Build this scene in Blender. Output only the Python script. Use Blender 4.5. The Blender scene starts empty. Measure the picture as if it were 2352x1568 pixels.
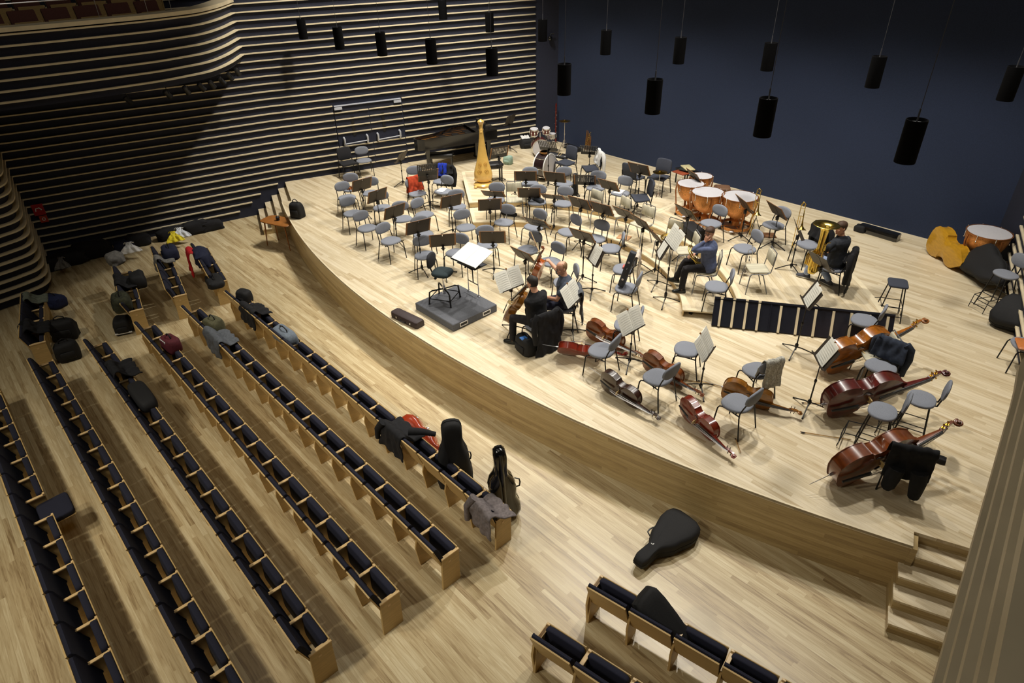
import bpy, math, random
from mathutils import Vector, Matrix, noise
RND = random.Random(11)
COL = bpy.context.scene.collection
PI = math.pi
rad = math.radians
V = Vector

# ---------------------------------------------------------------- survey of the hall (camera solved from the photograph)
FOC, PW, PH, CAMZ = 1482.0, 2352.0, 1568.0, 6.5
def _solve():
    dn = V((62, 2296, FOC)).normalized()
    lf = V((-1616, -912, FOC)).normalized()
    up = -dn
    xr = -lf
    xr = (xr - up * xr.dot(up)).normalized()
    yf = up.cross(xr)
    return xr, yf, up
XR, YF, UP = _solve()
def ray(px, py):
    c = V((px - PW / 2, py - PH / 2, FOC))
    return V((XR.dot(c), YF.dot(c), UP.dot(c)))
def P(px, py, z=0.0):
    "point of the hall at height z that is surveyed at photo position px, py"
    r = ray(px, py)
    return V((0, 0, CAMZ)) + r * ((z - CAMZ) / r.z)
def proj(p):
    d = V(p) - V((0, 0, CAMZ))
    c = XR * d.x + YF * d.y + UP * d.z
    if c.z < 0.05:
        return (-9999, -9999)
    return (PW / 2 + FOC * c.x / c.z, PH / 2 + FOC * c.y / c.z)
FL = -0.845                      # auditorium floor; the stage floor is z = 0
RC = (-8.95, 7.5)                # centre of the curved orchestra risers
def level(x, y):
    dx, dy = x - RC[0], y - RC[1]
    r = math.hypot(dx, dy); a = math.degrees(math.atan2(dy, dx))
    if 35 <= a <= 145.3:
        if 4.87 <= r <= 7.5: return 0.30
        if 3.85 <= r < 4.87: return 0.15
    return 0.0
def PL(px, py, h=0.0):
    "surveyed point h above whichever stage level lies there"
    for lv in (0.30, 0.15, 0.0):
        p = P(px, py, lv + h)
        if abs(level(p.x, p.y) - lv) < 1e-6:
            return p, lv
    p = P(px, py, h)
    return p, 0.0

# ---------------------------------------------------------------- mesh builder
class MB:
    def __init__(s):
        s.v = []; s.f = []; s.mi = []; s.M = Matrix.Identity(4); s.k = 0
    def at(s, M):
        s.M = M; return s
    def add(s, vs, fs):
        b = len(s.v)
        s.v += [s.M @ V(p) for p in vs]
        s.f += [tuple(i + b for i in f) for f in fs]
        s.mi += [s.k] * len(fs)
    def mat(s, k):
        s.k = k; return s
    def box(s, x0, x1, y0, y1, z0, z1):
        s.add([(x0,y0,z0),(x1,y0,z0),(x1,y1,z0),(x0,y1,z0),(x0,y0,z1),(x1,y0,z1),(x1,y1,z1),(x0,y1,z1)],
              [(0,3,2,1),(4,5,6,7),(0,1,5,4),(1,2,6,5),(2,3,7,6),(3,0,4,7)])
        return s
    def rbox(s, cx, cy, cz, sx, sy, sz, b=0.01):
        "box with chamfered edges on every side"
        hx, hy, hz = sx/2, sy/2, sz/2
        b = min(b, hx*.9, hy*.9, hz*.9)
        rings = []
        for z, k in ((-hz, b), (-hz+b, 0), (hz-b, 0), (hz, b)):
            x, y = hx-k, hy-k
            c = b*0.7 if k == 0 else b*0.5
            rings.append([(cx+px, cy+py, cz+z) for px, py in ((-x+c,-y),(x-c,-y),(x,-y+c),(x,y-c),(x-c,y),(-x+c,y),(-x,y-c),(-x,-y+c))])
        return s.loft(rings)
    def loft(s, rings, caps=True, closed=True):
        n = len(rings[0]); vs = [p for r in rings for p in r]; fs = []
        for i in range(len(rings)-1):
            for j in range(n if closed else n-1):
                a = i*n+j; b = i*n+(j+1) % n
                fs.append((a, b, b+n, a+n))
        if caps:
            fs.append(tuple(range(n))[::-1]); fs.append(tuple((len(rings)-1)*n+j for j in range(n)))
        s.add(vs, fs); return s
    def tube(s, pts, r, n=8, closed=False, caps=True):
        pts = [V(p) for p in pts]; m = len(pts)
        rr = r if isinstance(r, (list, tuple)) else [r]*m
        rings = []; prev = None
        for i, p in enumerate(pts):
            if closed: t = pts[(i+1) % m] - pts[i-1]
            else: t = pts[min(i+1, m-1)] - pts[max(i-1, 0)]
            if t.length < 1e-9: t = V((0,0,1))
            t.normalize()
            if prev is None:
                a = V((0,0,1)) if abs(t.z) < .9 else V((1,0,0))
                u = t.cross(a).normalized()
            else:
                u = (prev - t*prev.dot(t))
                u = u.normalized() if u.length > 1e-6 else t.orthogonal().normalized()
            prev = u; w = t.cross(u)
            rings.append([p + (u*math.cos(2*PI*j/n) + w*math.sin(2*PI*j/n))*rr[i] for j in range(n)])
        if closed:
            rings.append(rings[0]); caps = False
        return s.loft(rings, caps)
    def lathe(s, prof, n=20, c=(0,0,0), caps=True):
        return s.loft([[(c[0]+r*math.cos(2*PI*j/n), c[1]+r*math.sin(2*PI*j/n), c[2]+z) for j in range(n)] for r, z in prof], caps)
    def prism(s, out, z0, z1):
        n = len(out)
        s.add([(x,y,z0) for x,y in out]+[(x,y,z1) for x,y in out],
              [tuple(range(n))[::-1], tuple(range(n,2*n))]+[(i,(i+1)%n,(i+1)%n+n,i+n) for i in range(n)])
        return s
    def ell(s, c, r, n=12, m=8):
        rings = []
        for i in range(m+1):
            t = -PI/2 + PI*i/m
            t = max(-PI/2+.02, min(PI/2-.02, t))
            rings.append([(c[0]+r[0]*math.cos(t)*math.cos(2*PI*j/n), c[1]+r[1]*math.cos(t)*math.sin(2*PI*j/n), c[2]+r[2]*math.sin(t)) for j in range(n)])
        return s.loft(rings)
    def sheet(s, fn, nu, nv, wrap=False):
        vs = [fn(i/nu, j/nv) for j in range(nv+1) for i in range(nu+1)]
        fs = [(j*(nu+1)+i, j*(nu+1)+i+1, (j+1)*(nu+1)+i+1, (j+1)*(nu+1)+i) for j in range(nv) for i in range(nu)]
        s.add(vs, fs); return s
    def pillow(s, fn_out, z0, z1, rnd=0.02, n=28, bulge=0.0):
        "cushion: outline function(angle)->(x,y), rounded at both faces"
        h = z1 - z0; rnd = min(rnd, h/2)
        rings = []
        for z, sc in ((z0, 1-rnd*4.5), (z0+rnd*.3, 1-rnd*1.4), (z0+rnd, 1), (z1-rnd, 1), (z1-rnd*.3, 1-rnd*1.4), (z1+bulge*.6, 1-rnd*4.5), (z1+bulge, .5)):
            rings.append([(fn_out(2*PI*j/n)[0]*sc, fn_out(2*PI*j/n)[1]*sc, z) for j in range(n)])
        return s.loft(rings)
def sup(a, b, p=2.6):
    def f(t):
        c, q = math.cos(t), math.sin(t)
        return (a*math.copysign(abs(c)**(2/p), c), b*math.copysign(abs(q)**(2/p), q))
    return f

def obj(name, mb, mats, parent=None, smooth=40, mods=()):
    me = bpy.data.meshes.new(name)
    me.from_pydata([tuple(p) for p in mb.v], [], mb.f)
    if not isinstance(mats, (list, tuple)): mats = [mats]
    for m in mats: me.materials.append(m)
    if len(mats) > 1: me.polygons.foreach_set('material_index', mb.mi)
    if smooth:
        me.polygons.foreach_set('use_smooth', [True]*len(me.polygons))
        me.set_sharp_from_angle(angle=rad(smooth))
    me.update()
    o = bpy.data.objects.new(name, me); COL.objects.link(o)
    if parent: o.parent = parent
    for m in mods:
        mod = o.modifiers.new(m[0], m[1])
        for k, v in m[2].items(): setattr(mod, k, v)
    return o
def tag(o, label, cat, group=None, kind=None):
    if label: o['label'] = label
    if cat: o['category'] = cat
    if group: o['group'] = group
    if kind: o['kind'] = kind
    return o
def thing(name, label, cat, loc=(0,0,0), rz=0, group=None):
    o = bpy.data.objects.new(name, None); COL.objects.link(o)
    o.empty_display_size = .1
    o.location = loc; o.rotation_euler = (0,0,rz)
    return tag(o, label, cat, group)
def setting(name, mb, m, smooth=30):
    o = obj(name, mb, m, None, smooth); o['kind'] = 'structure'; return o
def dup(root, label, loc=None, rz=None, group=None, M=None):
    r = root.copy(); COL.objects.link(r); r['label'] = label
    if group: r['group'] = group
    if M is not None: r.matrix_world = M
    else:
        r.location = loc; r.rotation_euler = (0,0,rz)
    for ch in list(root.children):
        c = ch.copy(); COL.objects.link(c); c.parent = r
        for g in list(ch.children):
            d = g.copy(); COL.objects.link(d); d.parent = c
    return r
def Rz(a): return Matrix.Rotation(a, 4, 'Z')
def Rx(a): return Matrix.Rotation(a, 4, 'X')
def Ry(a): return Matrix.Rotation(a, 4, 'Y')
def T(x, y=None, z=None):
    return Matrix.Translation(V(x) if y is None else V((x,y,z)))

# ---------------------------------------------------------------- materials
def srgb(r, g, b):
    f = lambda c: (c/12.92 if c <= .04045 else ((c+.055)/1.055)**2.4)
    return (f(r/255), f(g/255), f(b/255), 1)
def mat(name, col, rough=.5, metal=0, var=.12, scale=30, bump=0, coat=0, stretch=None):
    m = bpy.data.materials.new(name); m.use_nodes = True
    nt = m.node_tree; b = nt.nodes['Principled BSDF']
    b.inputs['Roughness'].default_value = rough; b.inputs['Metallic'].default_value = metal
    if coat:
        b.inputs['Coat Weight'].default_value = coat; b.inputs['Coat Roughness'].default_value = .08
    tc = nt.nodes.new('ShaderNodeTexCoord'); no = nt.nodes.new('ShaderNodeTexNoise')
    no.inputs['Scale'].default_value = scale; no.inputs['Detail'].default_value = 3
    if stretch:
        mp = nt.nodes.new('ShaderNodeMapping'); mp.inputs['Scale'].default_value = stretch
        nt.links.new(tc.outputs['Object'], mp.inputs['Vector']); nt.links.new(mp.outputs['Vector'], no.inputs['Vector'])
    else: nt.links.new(tc.outputs['Object'], no.inputs['Vector'])
    rp = nt.nodes.new('ShaderNodeValToRGB')
    rp.color_ramp.elements[0].position = .3; rp.color_ramp.elements[1].position = .7
    rp.color_ramp.elements[0].color = tuple(c*(1-var) for c in col[:3])+(1,)
    rp.color_ramp.elements[1].color = tuple(min(1, c*(1+var)) for c in col[:3])+(1,)
    nt.links.new(no.outputs['Fac'], rp.inputs['Fac']); nt.links.new(rp.outputs['Color'], b.inputs['Base Color'])
    if bump:
        bp = nt.nodes.new('ShaderNodeBump'); bp.inputs['Strength'].default_value = bump; bp.inputs['Distance'].default_value = .004
        nt.links.new(no.outputs['Fac'], bp.inputs['Height']); nt.links.new(bp.outputs['Normal'], b.inputs['Normal'])
    return m
def plank_mat(name, angle=0, w=.11, L=1.5, stops=None, rough=.34, gscale=1.0, spec=.5):
    m = bpy.data.materials.new(name); m.use_nodes = True
    nt = m.node_tree; N = nt.nodes.new; K = nt.links.new; b = nt.nodes['Principled BSDF']
    b.inputs['Specular IOR Level'].default_value = spec
    def math_(op, a, c=None):
        n = N('ShaderNodeMath'); n.operation = op
        for i, x in enumerate((a, c)):
            if x is None: continue
            if isinstance(x, (int, float)): n.inputs[i].default_value = x
            else: K(x, n.inputs[i])
        return n.outputs[0]
    tc = N('ShaderNodeTexCoord'); mp = N('ShaderNodeMapping'); mp.inputs['Rotation'].default_value = (0,0,-angle)
    K(tc.outputs['Object'], mp.inputs['Vector'])
    sx = N('ShaderNodeSeparateXYZ'); K(mp.outputs['Vector'], sx.inputs[0])
    row = math_('FLOOR', math_('DIVIDE', sx.outputs[1], w))
    wn = N('ShaderNodeTexWhiteNoise'); wn.noise_dimensions = '1D'; K(row, wn.inputs['W'])
    col = math_('FLOOR', math_('ADD', math_('DIVIDE', sx.outputs[0], L), math_('MULTIPLY', wn.outputs['Value'], 7.0)))
    cb = N('ShaderNodeCombineXYZ'); K(row, cb.inputs[0]); K(col, cb.inputs[1])
    w2 = N('ShaderNodeTexWhiteNoise'); w2.noise_dimensions = '2D'; K(cb.outputs[0], w2.inputs['Vector'])
    # grain, different in every plank
    gm = N('ShaderNodeMapping'); gm.inputs['Scale'].default_value = (1.1*gscale, 16*gscale, 1); K(mp.outputs['Vector'], gm.inputs['Vector'])
    ad = N('ShaderNodeVectorMath'); ad.operation = 'ADD'; K(gm.outputs[0], ad.inputs[0])
    sc = N('ShaderNodeVectorMath'); sc.operation = 'SCALE'; K(w2.outputs['Color'], sc.inputs[0]); sc.inputs['Scale'].default_value = 37
    K(sc.outputs[0], ad.inputs[1])
    g = N('ShaderNodeTexNoise'); g.inputs['Scale'].default_value = 2.2; g.inputs['Detail'].default_value = 5; g.inputs['Distortion'].default_value = .8
    K(ad.outputs[0], g.inputs['Vector'])
    mix = math_('ADD', math_('MULTIPLY', w2.outputs['Value'], .46), math_('MULTIPLY', math_('SUBTRACT', g.outputs['Fac'], .22), 1.0))
    rp = N('ShaderNodeValToRGB'); el = rp.color_ramp.elements
    stops = stops or [(.12, srgb(150,122,84)), (.36, srgb(196,170,126)), (.6, srgb(216,194,152)), (.9, srgb(232,214,176))]
    while len(el) < len(stops): el.new(.5)
    for e, (p, c) in zip(el, stops): e.position = p; e.color = c
    K(mix, rp.inputs['Fac'])
    # thin joint between planks
    fr = math_('FRACT', math_('DIVIDE', sx.outputs[1], w))
    edge = math_('LESS_THAN', math_('MINIMUM', fr, math_('SUBTRACT', 1.0, fr)), .025)
    mx = N('ShaderNodeMixRGB'); mx.blend_type = 'MULTIPLY'; K(math_('MULTIPLY', edge, .35), mx.inputs[0]); K(rp.outputs[0], mx.inputs[1]); mx.inputs[2].default_value = (.45,.36,.25,1)
    K(mx.outputs[0], b.inputs['Base Color'])
    rr = math_('ADD', rough-.08, math_('MULTIPLY', g.outputs['Fac'], .16)); K(rr, b.inputs['Roughness'])
    return m
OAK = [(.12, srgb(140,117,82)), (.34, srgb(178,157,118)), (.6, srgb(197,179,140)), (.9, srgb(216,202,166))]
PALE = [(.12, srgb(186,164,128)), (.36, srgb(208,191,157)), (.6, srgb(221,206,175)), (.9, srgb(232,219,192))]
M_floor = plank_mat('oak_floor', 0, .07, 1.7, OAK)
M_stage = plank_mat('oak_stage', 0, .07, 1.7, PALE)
M_front = plank_mat('oak_front', 0, .07, 1.8, [(.1, srgb(150,126,86)), (.5, srgb(184,160,112)), (.9, srgb(204,182,134))])
M_rim = mat('oak_rim', srgb(230,216,184), .4, var=.06, scale=6)
M_riserface = mat('oak_riser_face', srgb(206,178,128), .5, var=.08, scale=8)
M_slat = mat('oak_slat', srgb(226,211,178), .5, var=.1, scale=3)
M_navy = mat('navy_panel', srgb(30,34,52), .8, var=.1, scale=20)
M_blue = mat('blue_wall_felt', srgb(34,45,70), .95, var=.16, scale=60)
M_ply = mat('oak_plywood', srgb(194,164,108), .5, var=.09, scale=9, stretch=(1,1,6))
M_arm = mat('oak_armrest', srgb(216,184,132), .4, var=.06, scale=9)
M_seatfab = mat('navy_upholstery', srgb(21,23,42), .9, var=.22, scale=120, bump=.3)
M_black = mat('black_metal', (.007,.007,.008,1), .42, metal=.3, var=.1)
M_blackp = mat('black_plastic', (.007,.007,.008,1), .5, var=.1)
M_chrome = mat('chrome', (.75,.75,.77,1), .18, metal=1, var=.03)
M_alu = mat('white_aluminium', srgb(206,210,220), .4, metal=.2, var=.03)
M_silver = mat('brushed_steel', (.62,.62,.65,1), .35, metal=1, var=.05)
M_gray = mat('grey_chair_fabric', srgb(128,132,142), .92, var=.2, scale=160, bump=.35)
M_char = mat('charcoal_fabric', srgb(58,62,74), .92, var=.2, scale=140, bump=.35)
M_stripe = mat('cream_striped_fabric', srgb(190,184,162), .9, var=.24, scale=60, stretch=(1,.05,.05))
M_paper = mat('paper', srgb(240,238,226), .7, var=.02)
M_wood = mat('stand_wood', srgb(140,96,48), .5, var=.15, scale=14)
M_desk = mat('stand_desk', srgb(58,50,42), .5, metal=.2, var=.15, scale=80)
M_cable = mat('cable', (.05,.05,.055,1), .5)
# ---------------------------------------------------------------- the hall itself
AX = -9.05                                    # long axis of the hall
def mir(p): return (2*AX - p[0], p[1])
SZ = lambda k: 0.20 + 0.2045*k                # height of slat k, the same all round the hall
def smooth_path(pts, n=6):
    out = []
    q = [V((p[0], p[1])) for p in pts]
    q = [q[0]*2-q[1]] + q + [q[-1]*2-q[-2]]
    for i in range(1, len(q)-2):
        for j in range(n):
            t = j/n
            a, b, c, d = q[i-1], q[i], q[i+1], q[i+2]
            out.append(0.5*((2*b)+(c-a)*t+(2*a-5*b+4*c-d)*t*t+(3*b-a-3*c+d)*t**3))
    out.append(q[-2])
    return [(p.x, p.y) for p in out]
def offs(path, d):
    "path moved d to its right-hand side"
    out = []
    for i in range(len(path)):
        a = V(path[max(i-1,0)]); b = V(path[min(i+1,len(path)-1)])
        t = (b-a).normalized(); n = V((t.y, -t.x))
        out.append((path[i][0]+n.x*d, path[i][1]+n.y*d))
    return out
def band(mb, path, d0, d1, z0, z1):
    "solid strip following a path between two offsets and two heights"
    A = offs(path, d0) if d0 else path; B = offs(path, d1) if d1 else path
    mb.loft([[(a[0],a[1],z0),(b[0],b[1],z0),(b[0],b[1],z1),(a[0],a[1],z1)] for a, b in zip(A, B)])
def clip_y(path, y):
    "part of a rising path below y"
    out = []
    for i, p in enumerate(path):
        if p[1] <= y: out.append(p)
        elif out:
            q = out[-1]; t = (y-q[1])/(p[1]-q[1]); out.append((q[0]+(p[0]-q[0])*t, y)); break
    return out

# floors
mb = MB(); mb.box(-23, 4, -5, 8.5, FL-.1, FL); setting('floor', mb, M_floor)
ARC_C, ARC_R = (-9.071, 30.314), 24.721
def arc(x): return ARC_C[1]-math.sqrt(ARC_R**2-(x-ARC_C[0])**2)
xs0, xs1 = -17.52, -0.62
front = [(xs0+(xs1-xs0)*i/64, arc(xs0+(xs1-xs0)*i/64)) for i in range(65)]
SE, SF = V((.936,.352)), V((.352,-.936))      # right stairs: along a tread, and downhill
SR = V((-.70, 7.33))                          # inner corner of the right stairs
SRl = V((2*AX-SR.x, SR.y))
out = front + [(SR.x, SR.y), (SR.x+SE.x*2.4, SR.y+SE.y*2.4), (1.4, 17), (2*AX-1.4, 17), (SRl.x-SE.x*2.4, SR.y+SE.y*2.4), (SRl.x, SRl.y)]
mb = MB(); mb.prism(out, -.05, 0); setting('floor_stage', mb, M_stage)
mb = MB(); band(mb, front, 0, -.03, -.035, .004); setting('trim_1', mb, M_rim)     # pale nosing along the stage edge
mb = MB(); band(mb, front, -.01, -.16, FL-.02, -.04)
for q, r in (((xs1, arc(xs1)), SR), ((xs0, arc(xs0)), SRl)):
    band(mb, [q, (r.x, r.y)], -.01, .06, FL, -.04) if q[0] > AX else band(mb, [(r.x, r.y), q], -.01, .06, FL, -.04)
def vert_planks(m, name):
    for n in m.node_tree.nodes:
        if n.type == 'MAPPING' and n.inputs['Rotation'].default_value[2] == 0 and n.inputs['Scale'].default_value[1] == 1:
            n.inputs['Rotation'].default_value = (-PI/2, 0, 0)
vert_planks(M_front, '')
setting('wall_stage_front', mb, M_front)
# stairs at both ends of the stage front: four treads, five risers
for nm, o, sx, lb in (('stairs_right', SR, 1, ''), ('stairs_left', SRl, -1, '')):
    mb = MB()
    e = V((SE.x*sx, SE.y)); f_ = V((SF.x*sx, SF.y))
    M = Matrix(((e.x, f_.x*1, 0, o.x), (e.y, f_.y*1, 0, o.y), (0,0,1,0), (0,0,0,1)))
    mb.at(M)
    tb = MB().at(M)
    for k in range(4):
        z = -.169*(k+1)
        mb.box(-.06-.01*k, 2.2, -.05, .235*(k+1), FL, z-.03)
        tb.box(-.075-.01*k, 2.2, .235*k-.02, .235*(k+1)+.012, z-.03, z)
    mb.box(0, 2.2, -.12, .0, FL, -.05)
    setting(nm, mb, M_front)
    setting(nm+'_treads', tb, M_stage)

# left wall (seen), right wall (only its far end is seen), back wall
WL0 = [(-21.55,-2.8), (-20.35,2.0), (-19.55,5.7), (-19.1,7.9), (-17.79,12.0), (-16.44,16.2)]
D1, D2 = 9.70, 11.72                           # the stage door lies between these two y
def wx(y):
    for a, b in zip(WL0, WL0[1:]):
        if a[1] <= y <= b[1]: return a[0]+(b[0]-a[0])*(y-a[1])/(b[1]-a[1])
def wall_panel(side):
    base = WL0
    mb = MB(); sb = mb
    tf = (lambda p: [(-18.5-q[0], q[1]) for q in p]) if side == 'right' else (lambda p: p)
    sg = -1 if side == 'right' else 1
    back = base + [(-15.95, 16.85)]
    mb.mat(0); band(mb, tf(back), 0, -.25*sg, FL-.1, 11.5)
    mb.mat(1)
    for k in range(-4, 34):
        z = SZ(k)
        if z < 0:
            p = clip_y(base, {-1: 7.75, -2: 7.2, -3: 6.9, -4: 6.5}[k]); band(mb, tf(p), 0, .055*sg, z-.015, z+.015); continue
        if side == 'left' and k <= 9:
            p = clip_y(base, D1-.02); band(mb, p, 0, .055, z-.015, z+.015)
            q = [(wx(D2+.02), D2+.02)]+[r for r in base if r[1] > D2+.02]; band(mb, q, 0, .055, z-.015, z+.015)
        else: band(mb, tf(base), 0, .055*sg, z-.015, z+.015)
    setting('wall_'+side, mb, [M_navy, M_slat])
wall_panel('left'); wall_panel('right')
mb = MB(); mb.box(-18, -.1, 16.82, 17.0, -.1, 11.5); setting('wall_back', mb, M_blue)
mb = MB(); mb.box(-24, 5, -6, 17.2, 11.5, 11.7); setting('ceiling', mb, M_navy)
mb = MB(); mb.box(-23, 4, -5.2, -5, FL, 11.5); setting('wall_rear', mb, M_navy)

# stage door: two navy leaves that carry the slats on
DR = thing('door_1', None, None); DR['kind'] = 'structure'
ym = (D1+D2)/2
M_leaf = M_navy
for a, b, first in ((D1, ym, True), (ym, D2, False)):
    p = [(wx(a), a), (wx(b), b)]
    mb = MB().mat(0); band(mb, p, .004, .03, .0, 2.06)
    mb.mat(1)
    for k in range(0, 9):
        if k == 4: continue
        band(mb, [(p[0][0]+.0, p[0][1]+.012), (p[1][0], p[1][1]-.012)], .03, .07, SZ(k)-.015, SZ(k)+.015)
    leaf = obj('door_leaf', mb, [M_navy, M_slat], DR)
    u = (V(p[1])-V(p[0])).normalized(); n = V((u.y, -u.x))
    g = lambda s, d: V(p[0])+u*s+n*d
    mb = MB()
    for s in (.2, .92):
        q0, q1 = g(s-.03, .03), g(s-.03, .13)
        mb.tube([(q0.x,q0.y,1.08), (q1.x,q1.y,1.06), (q1.x,q1.y,.98), ((q0+q1).x/2,(q0+q1).y/2,.86)], .03, 6)
    obj('push_bar_bracket', mb, M_alu, leaf)
    q0, q1 = g(.17, .12), g(.92, .12)
    mb = MB(); mb.tube([(q0.x,q0.y,.9), (q1.x,q1.y,.93)], .016, 8); obj('push_bar', mb, M_alu, leaf)
    q0 = g(.52 if first else .42, .034); mb = MB(); mb.at(T(q0.x, q0.y, 1.38) @ Rz(math.atan2(u.y, u.x))); mb.box(-.045,.045,-.01,.012,-.28,.3)
    obj('vision_slot', mb, M_blackp, leaf)
p = [(wx(D1+.02), D1+.02), (wx(D2-.02), D2-.02)]
mb = MB(); band(mb, p, .03, .075, 2.02, 2.05)
for a in (D1+.02, D2-.24): band(mb, [(wx(a), a), (wx(a+.22), a+.22)], .03, .095, 1.93, 2.0)
obj('door_closer_rail', mb, M_alu, DR)

# left balcony: front of seven slats swinging into the wall, pale ledge on top
zb = 3.69
bp = [(-17.95,-3.0), (-17.85,-.6)] + [tuple(P(x, y, zb)[:2]) for x, y in ((0,236.7),(326.5,191.8),(435.4,172.8),(489.8,160.5),(530.6,142.9))] + [(-19.12, 7.62), (-19.35, 7.9)]
BP = smooth_path(bp, 6)
mb = MB().mat(0); band(mb, BP, -.09, -.2, 3.6, 4.95)
mb.mat(1)
for k in range(17, 24): band(mb, BP, -.1, 0, SZ(k)-.017, SZ(k)+.017)
band(mb, BP, -.46, .02, 4.95, 5.03)
setting('wall_balcony_left', mb, [M_navy, M_slat])
mb = MB(); q = offs(BP, -.1); mb.prism(q + [(-22.5, 8.0), (-22.5, -3.0)], 3.52, 3.6); setting('ceiling_under_balcony', mb, M_navy)
mb = MB(); q = offs(BP, -.2); mb.prism([r for r in q if r[1] < 7.2] + [(-22.5, 7.2), (-22.5, -3.0)], 4.25, 4.4); setting('floor_balcony', mb, M_floor)
# rounded return of the wall below that balcony
vp = smooth_path([(-17.5,-2.6), (-17.85,.1), (-17.98,.75), (-18.12,1.06), (-18.45,1.24), (-19.2,1.36), (-20.9,1.6)], 6)
mb = MB().mat(0); band(mb, vp, -.12 , -.3, FL-.05, 3.55)
mb.mat(1)
for k in range(-4, 17): band(mb, vp, -.14, 0, SZ(k)-.018, SZ(k)+.018)
setting('wall_under_balcony_left', mb, [M_navy, M_slat])
# right balcony: its slatted front runs close past the camera
rp = [(.319+.134*s*-1, .991*s) for s in (-3.0, 0, 2, 4, 4.6)]
rp = smooth_path(rp[:-1] + [(-.30, 4.6), (-.2, 5.5), (.1, 6.3), (.7, 6.95), (1.4, 7.6)], 5)
mb = MB().mat(0); band(mb, rp, .05, .2, 3.95, 4.98)
mb.mat(1)
for k in range(4): band(mb, rp, 0, .1, 4.135+.21*k, 4.18+.21*k)
band(mb, rp, -.01, .34, 4.97, 5.03)
setting('wall_balcony_right', mb, [M_navy, M_slat])

# curved orchestra risers: four sectors, two steps
SECT = [(35.0, 62.4), (62.4, 90.0), (90.0, 117.6), (117.6, 145.3)]
wh = ['beside the slatted black panels at its open right end', 'in front of the timpani', 'in front of the drums', 'carrying or beside the harp at the left end']
def ringpt(r, a): return (RC[0]+r*math.cos(rad(a)), RC[1]+r*math.sin(rad(a)))
for (a0, a1), w in zip(SECT, wh):
    Md = plank_mat('oak_riser', rad((a0+a1)/2-90), .085, 1.5, PALE)
    for r0, r1, h, nm in ((4.87, 7.5, .30, 'upper'), (3.85, 4.87, .15, 'lower')):
        A = lambda r, d=0: [ringpt(r, a0+d/r*57.3+(a1-a0-2*d/r*57.3)*i/14) for i in range(15)]
        ctr = ringpt((r0+r1)/2, (a0+a1)/2)
        root = thing('orchestra_riser', ('upper' if nm == 'upper' else 'lower') + ' oak riser wedge ' + w.replace('carrying or beside', 'under' if nm == 'upper' else 'below'), 'stage riser', (ctr[0], ctr[1], 0), 0, 'curved orchestra risers')
        X = T(-ctr[0], -ctr[1], 0)
        mb = MB().at(X); e = .1
        inn = A(r0+e, e)+A(r1-e, e)[::-1]
        mb.prism(inn[::-1], h-.03, h); obj('deck', mb, Md, root, 20)
        mb = MB().at(X)
        ou = A(r0, .003)+A(r1, .003)[::-1]
        n = len(ou)
        mb.add([(x,y,h) for x,y in ou]+[(x,y,h) for x,y in inn]+[(x,y,h-.03) for x,y in ou]+[(x,y,h-.03) for x,y in inn],
               [(i,(i+1)%n,(i+1)%n+n,i+n) for i in range(n)]+[(i+2*n,i+3*n,(i+1)%n+3*n,(i+1)%n+2*n) for i in range(n)]+[(i,i+2*n,(i+1)%n+2*n,(i+1)%n) for i in range(n)])
        obj('rim', mb, M_rim, root, 20)
        mb = MB().at(X); f0 = A(r0+.012, .02); f1 = A(r0+.03, .02)
        zb_ = 0 if nm == 'lower' else .15
        mb.loft([[(a[0],a[1],zb_),(b[0],b[1],zb_),(b[0],b[1],h-.03),(a[0],a[1],h-.03)] for a, b in zip(f0, f1)])
        obj('front_board', mb, M_riserface, root, 20)
        mb = MB().at(X)
        for i in (1, 7, 13):
            for r in (r0+.18, r1-.18):
                q = ringpt(r, a0+(a1-a0)*i/14); mb.box(q[0]-.03, q[0]+.03, q[1]-.03, q[1]+.03, 0, h-.03)
        obj('support', mb, M_black, root, 0)

# ---------------------------------------------------------------- camera
cam = bpy.data.cameras.new('camera'); co = bpy.data.objects.new('camera', cam); COL.objects.link(co)
cam.sensor_width = 36; cam.lens = 36*FOC/PW; cam.clip_start = .02; cam.clip_end = 200
M = Matrix.Identity(4)
cx = V((XR.x, YF.x, UP.x)); cy = -V((XR.y, YF.y, UP.y)); cz = -V((XR.z, YF.z, UP.z))
for i in range(3):
    M[i][0], M[i][1], M[i][2] = cx[i], cy[i], cz[i]
M[2][3] = CAMZ
co.matrix_world = M
bpy.context.scene.camera = co
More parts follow.
